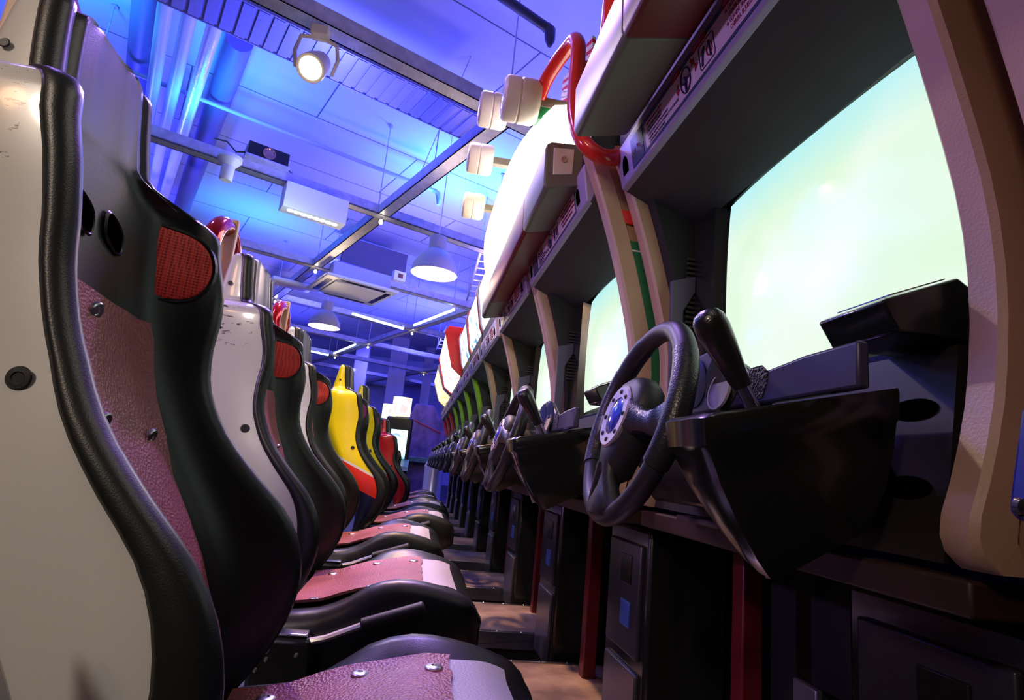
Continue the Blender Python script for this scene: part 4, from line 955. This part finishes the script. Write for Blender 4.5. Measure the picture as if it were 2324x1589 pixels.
# upright game machines
upr = [(886, 918, 950, 12.6, .30, 'lit yellow-green header box on an upright game machine behind the red seat'), (915, 903, 945, 11.5, .36, 'brighter of the two upright game machines behind the red seat')]
ye = sign_letters_mat('lit_yellow_green', (.95, 1.0, .55), (.95, .55, .35), 1.3, 6, .55)
sc2 = sign_letters_mat('lit_mint_screen', (.75, 1, .92), (.15, .45, .45), 1.1, 5, .6)
for (u, v0, v1, y, w, l) in upr:
    a, b = atY(u, v0, y), atY(u, v1, y); x = a.x
    r = thing('upright_game', l, 'arcade machine', (x, y, 0), group='upright games at the far end')
    MB().lathe([(.0001, b.z), (w / 2, b.z), (w / 2, a.z), (.0001, a.z)], (0, 0, 0), (0, 0, 1), 24).build('lit_header', ye, r)
    MB().box((-w * .7, .0, 0), (w * .7, .7, b.z - .02)).build('body', black_gloss, r, bevel=.03)
    MB().box((-w * .4, -.02, .75 if u > 900 else .9), (w * .5, .0, 1.30)).build('screen', sc2 if u > 900 else black_gloss, r, bevel=.01)
    MB().loft([[Vector((px * w * .75, y_, z_)) for px, y_, z_ in ((-1, -.3, .62), (1, -.3, .62), (1, 0, .75), (-1, 0, .75))], [Vector((px * w * .75, y_, z_ - .08)) for px, y_, z_ in ((-1, -.3, .62), (1, -.3, .62), (1, 0, .75), (-1, 0, .75))]]).build('control_panel', mat('coloured_deck', (.3, .35, .4), .3, noise=.8, nscale=18, ncol=(.05, .3, .1)), r)
poster = mat('printed_cabinet_art', (.06, .05, .16), .35, noise=.9, nscale=4, ncol=(.35, .18, .4))
x = atY(962, 960, 13.3).x
r = thing('game_cabinet', 'dark cabinet with purple printed art beside the chrome bin', 'arcade machine', (x, 13.3, 0)); r.scale = (1.15, 1.15, 1.15)
MB().prism([(-.35, 0, 0), (-.35, 0, 1.35), (-.2, 0, 1.75), (.15, 0, 1.75), (.45, 0, 1.35), (.45, 0, 0)], (0, .9, 0)).build('body', poster, r, bevel=.02)
MB().box((-.3, -.25, .62), (.4, 0, .72)).build('control_panel', mat('coloured_deck', (.3, .35, .4), .3, noise=.8, nscale=18, ncol=(.05, .3, .1)), r, bevel=.01)
MB().tube([(-.2, -.02, 1.42), (.35, -.02, 1.22)], .012, 6).build('red_stripe', red_paint, r)
b = atY(982, 1090, 10.2)
r = thing('litter_bin', 'chrome cylindrical litter bin at the far end of the aisle', 'bin', (b.x, 10.2, 0))
MB().lathe([(.0001, 0), (.16, 0), (.165, .02), (.16, .03), (.16, .66), (.0001, .66)], (0, 0, 0), (0, 0, 1), 32).build('can', mat('bin_steel', (.80, .78, .92), .28, metal=.6), r)
MB().lathe([(.0001, .66), (.165, .66), (.165, .69), (.13, .76), (.10, .84), (.0001, .86)], (0, 0, 0), (0, 0, 1), 32).build('lid', mat('pale_lid', (.5, .5, .6), .4), r)

# dark blue control box on the side of the cut-off cabinet, and the pale bracket in the lower left corner
q = [atY(u, v, .34) for u, v in ((2316, 925), (2380, 905), (2380, 1200), (2305, 1180), (2287, 1160), (2290, 1120))]
c_ = MB().prism([v - nb.location for v in q], (0, -.03, 0)).build('control_box', mat('dark_blue_box', (.02, .02, .22), .3), nb, bevel=.003)
p = atY(2314, 1150, .310) - nb.location; MB().lathe([(.0001, 0), (.006, 0), (.005, .003), (.0001, .004)], p, (0, -1, 0), 12).build('screw', chrome, c_)
q = [atY(u, v, .42) for u, v in ((-60, 1320), (-5, 1430), (44, 1600), (10, 1700), (-60, 1700))]
r = MB().prism(q, (0, -.02, 0)).build('side_bracket', mat('pale_bracket', (.55, .50, .42), .35, metal=.2), bevel=.006)
tag(r, 'pale painted metal bracket cut off in the lower left corner', 'bracket')
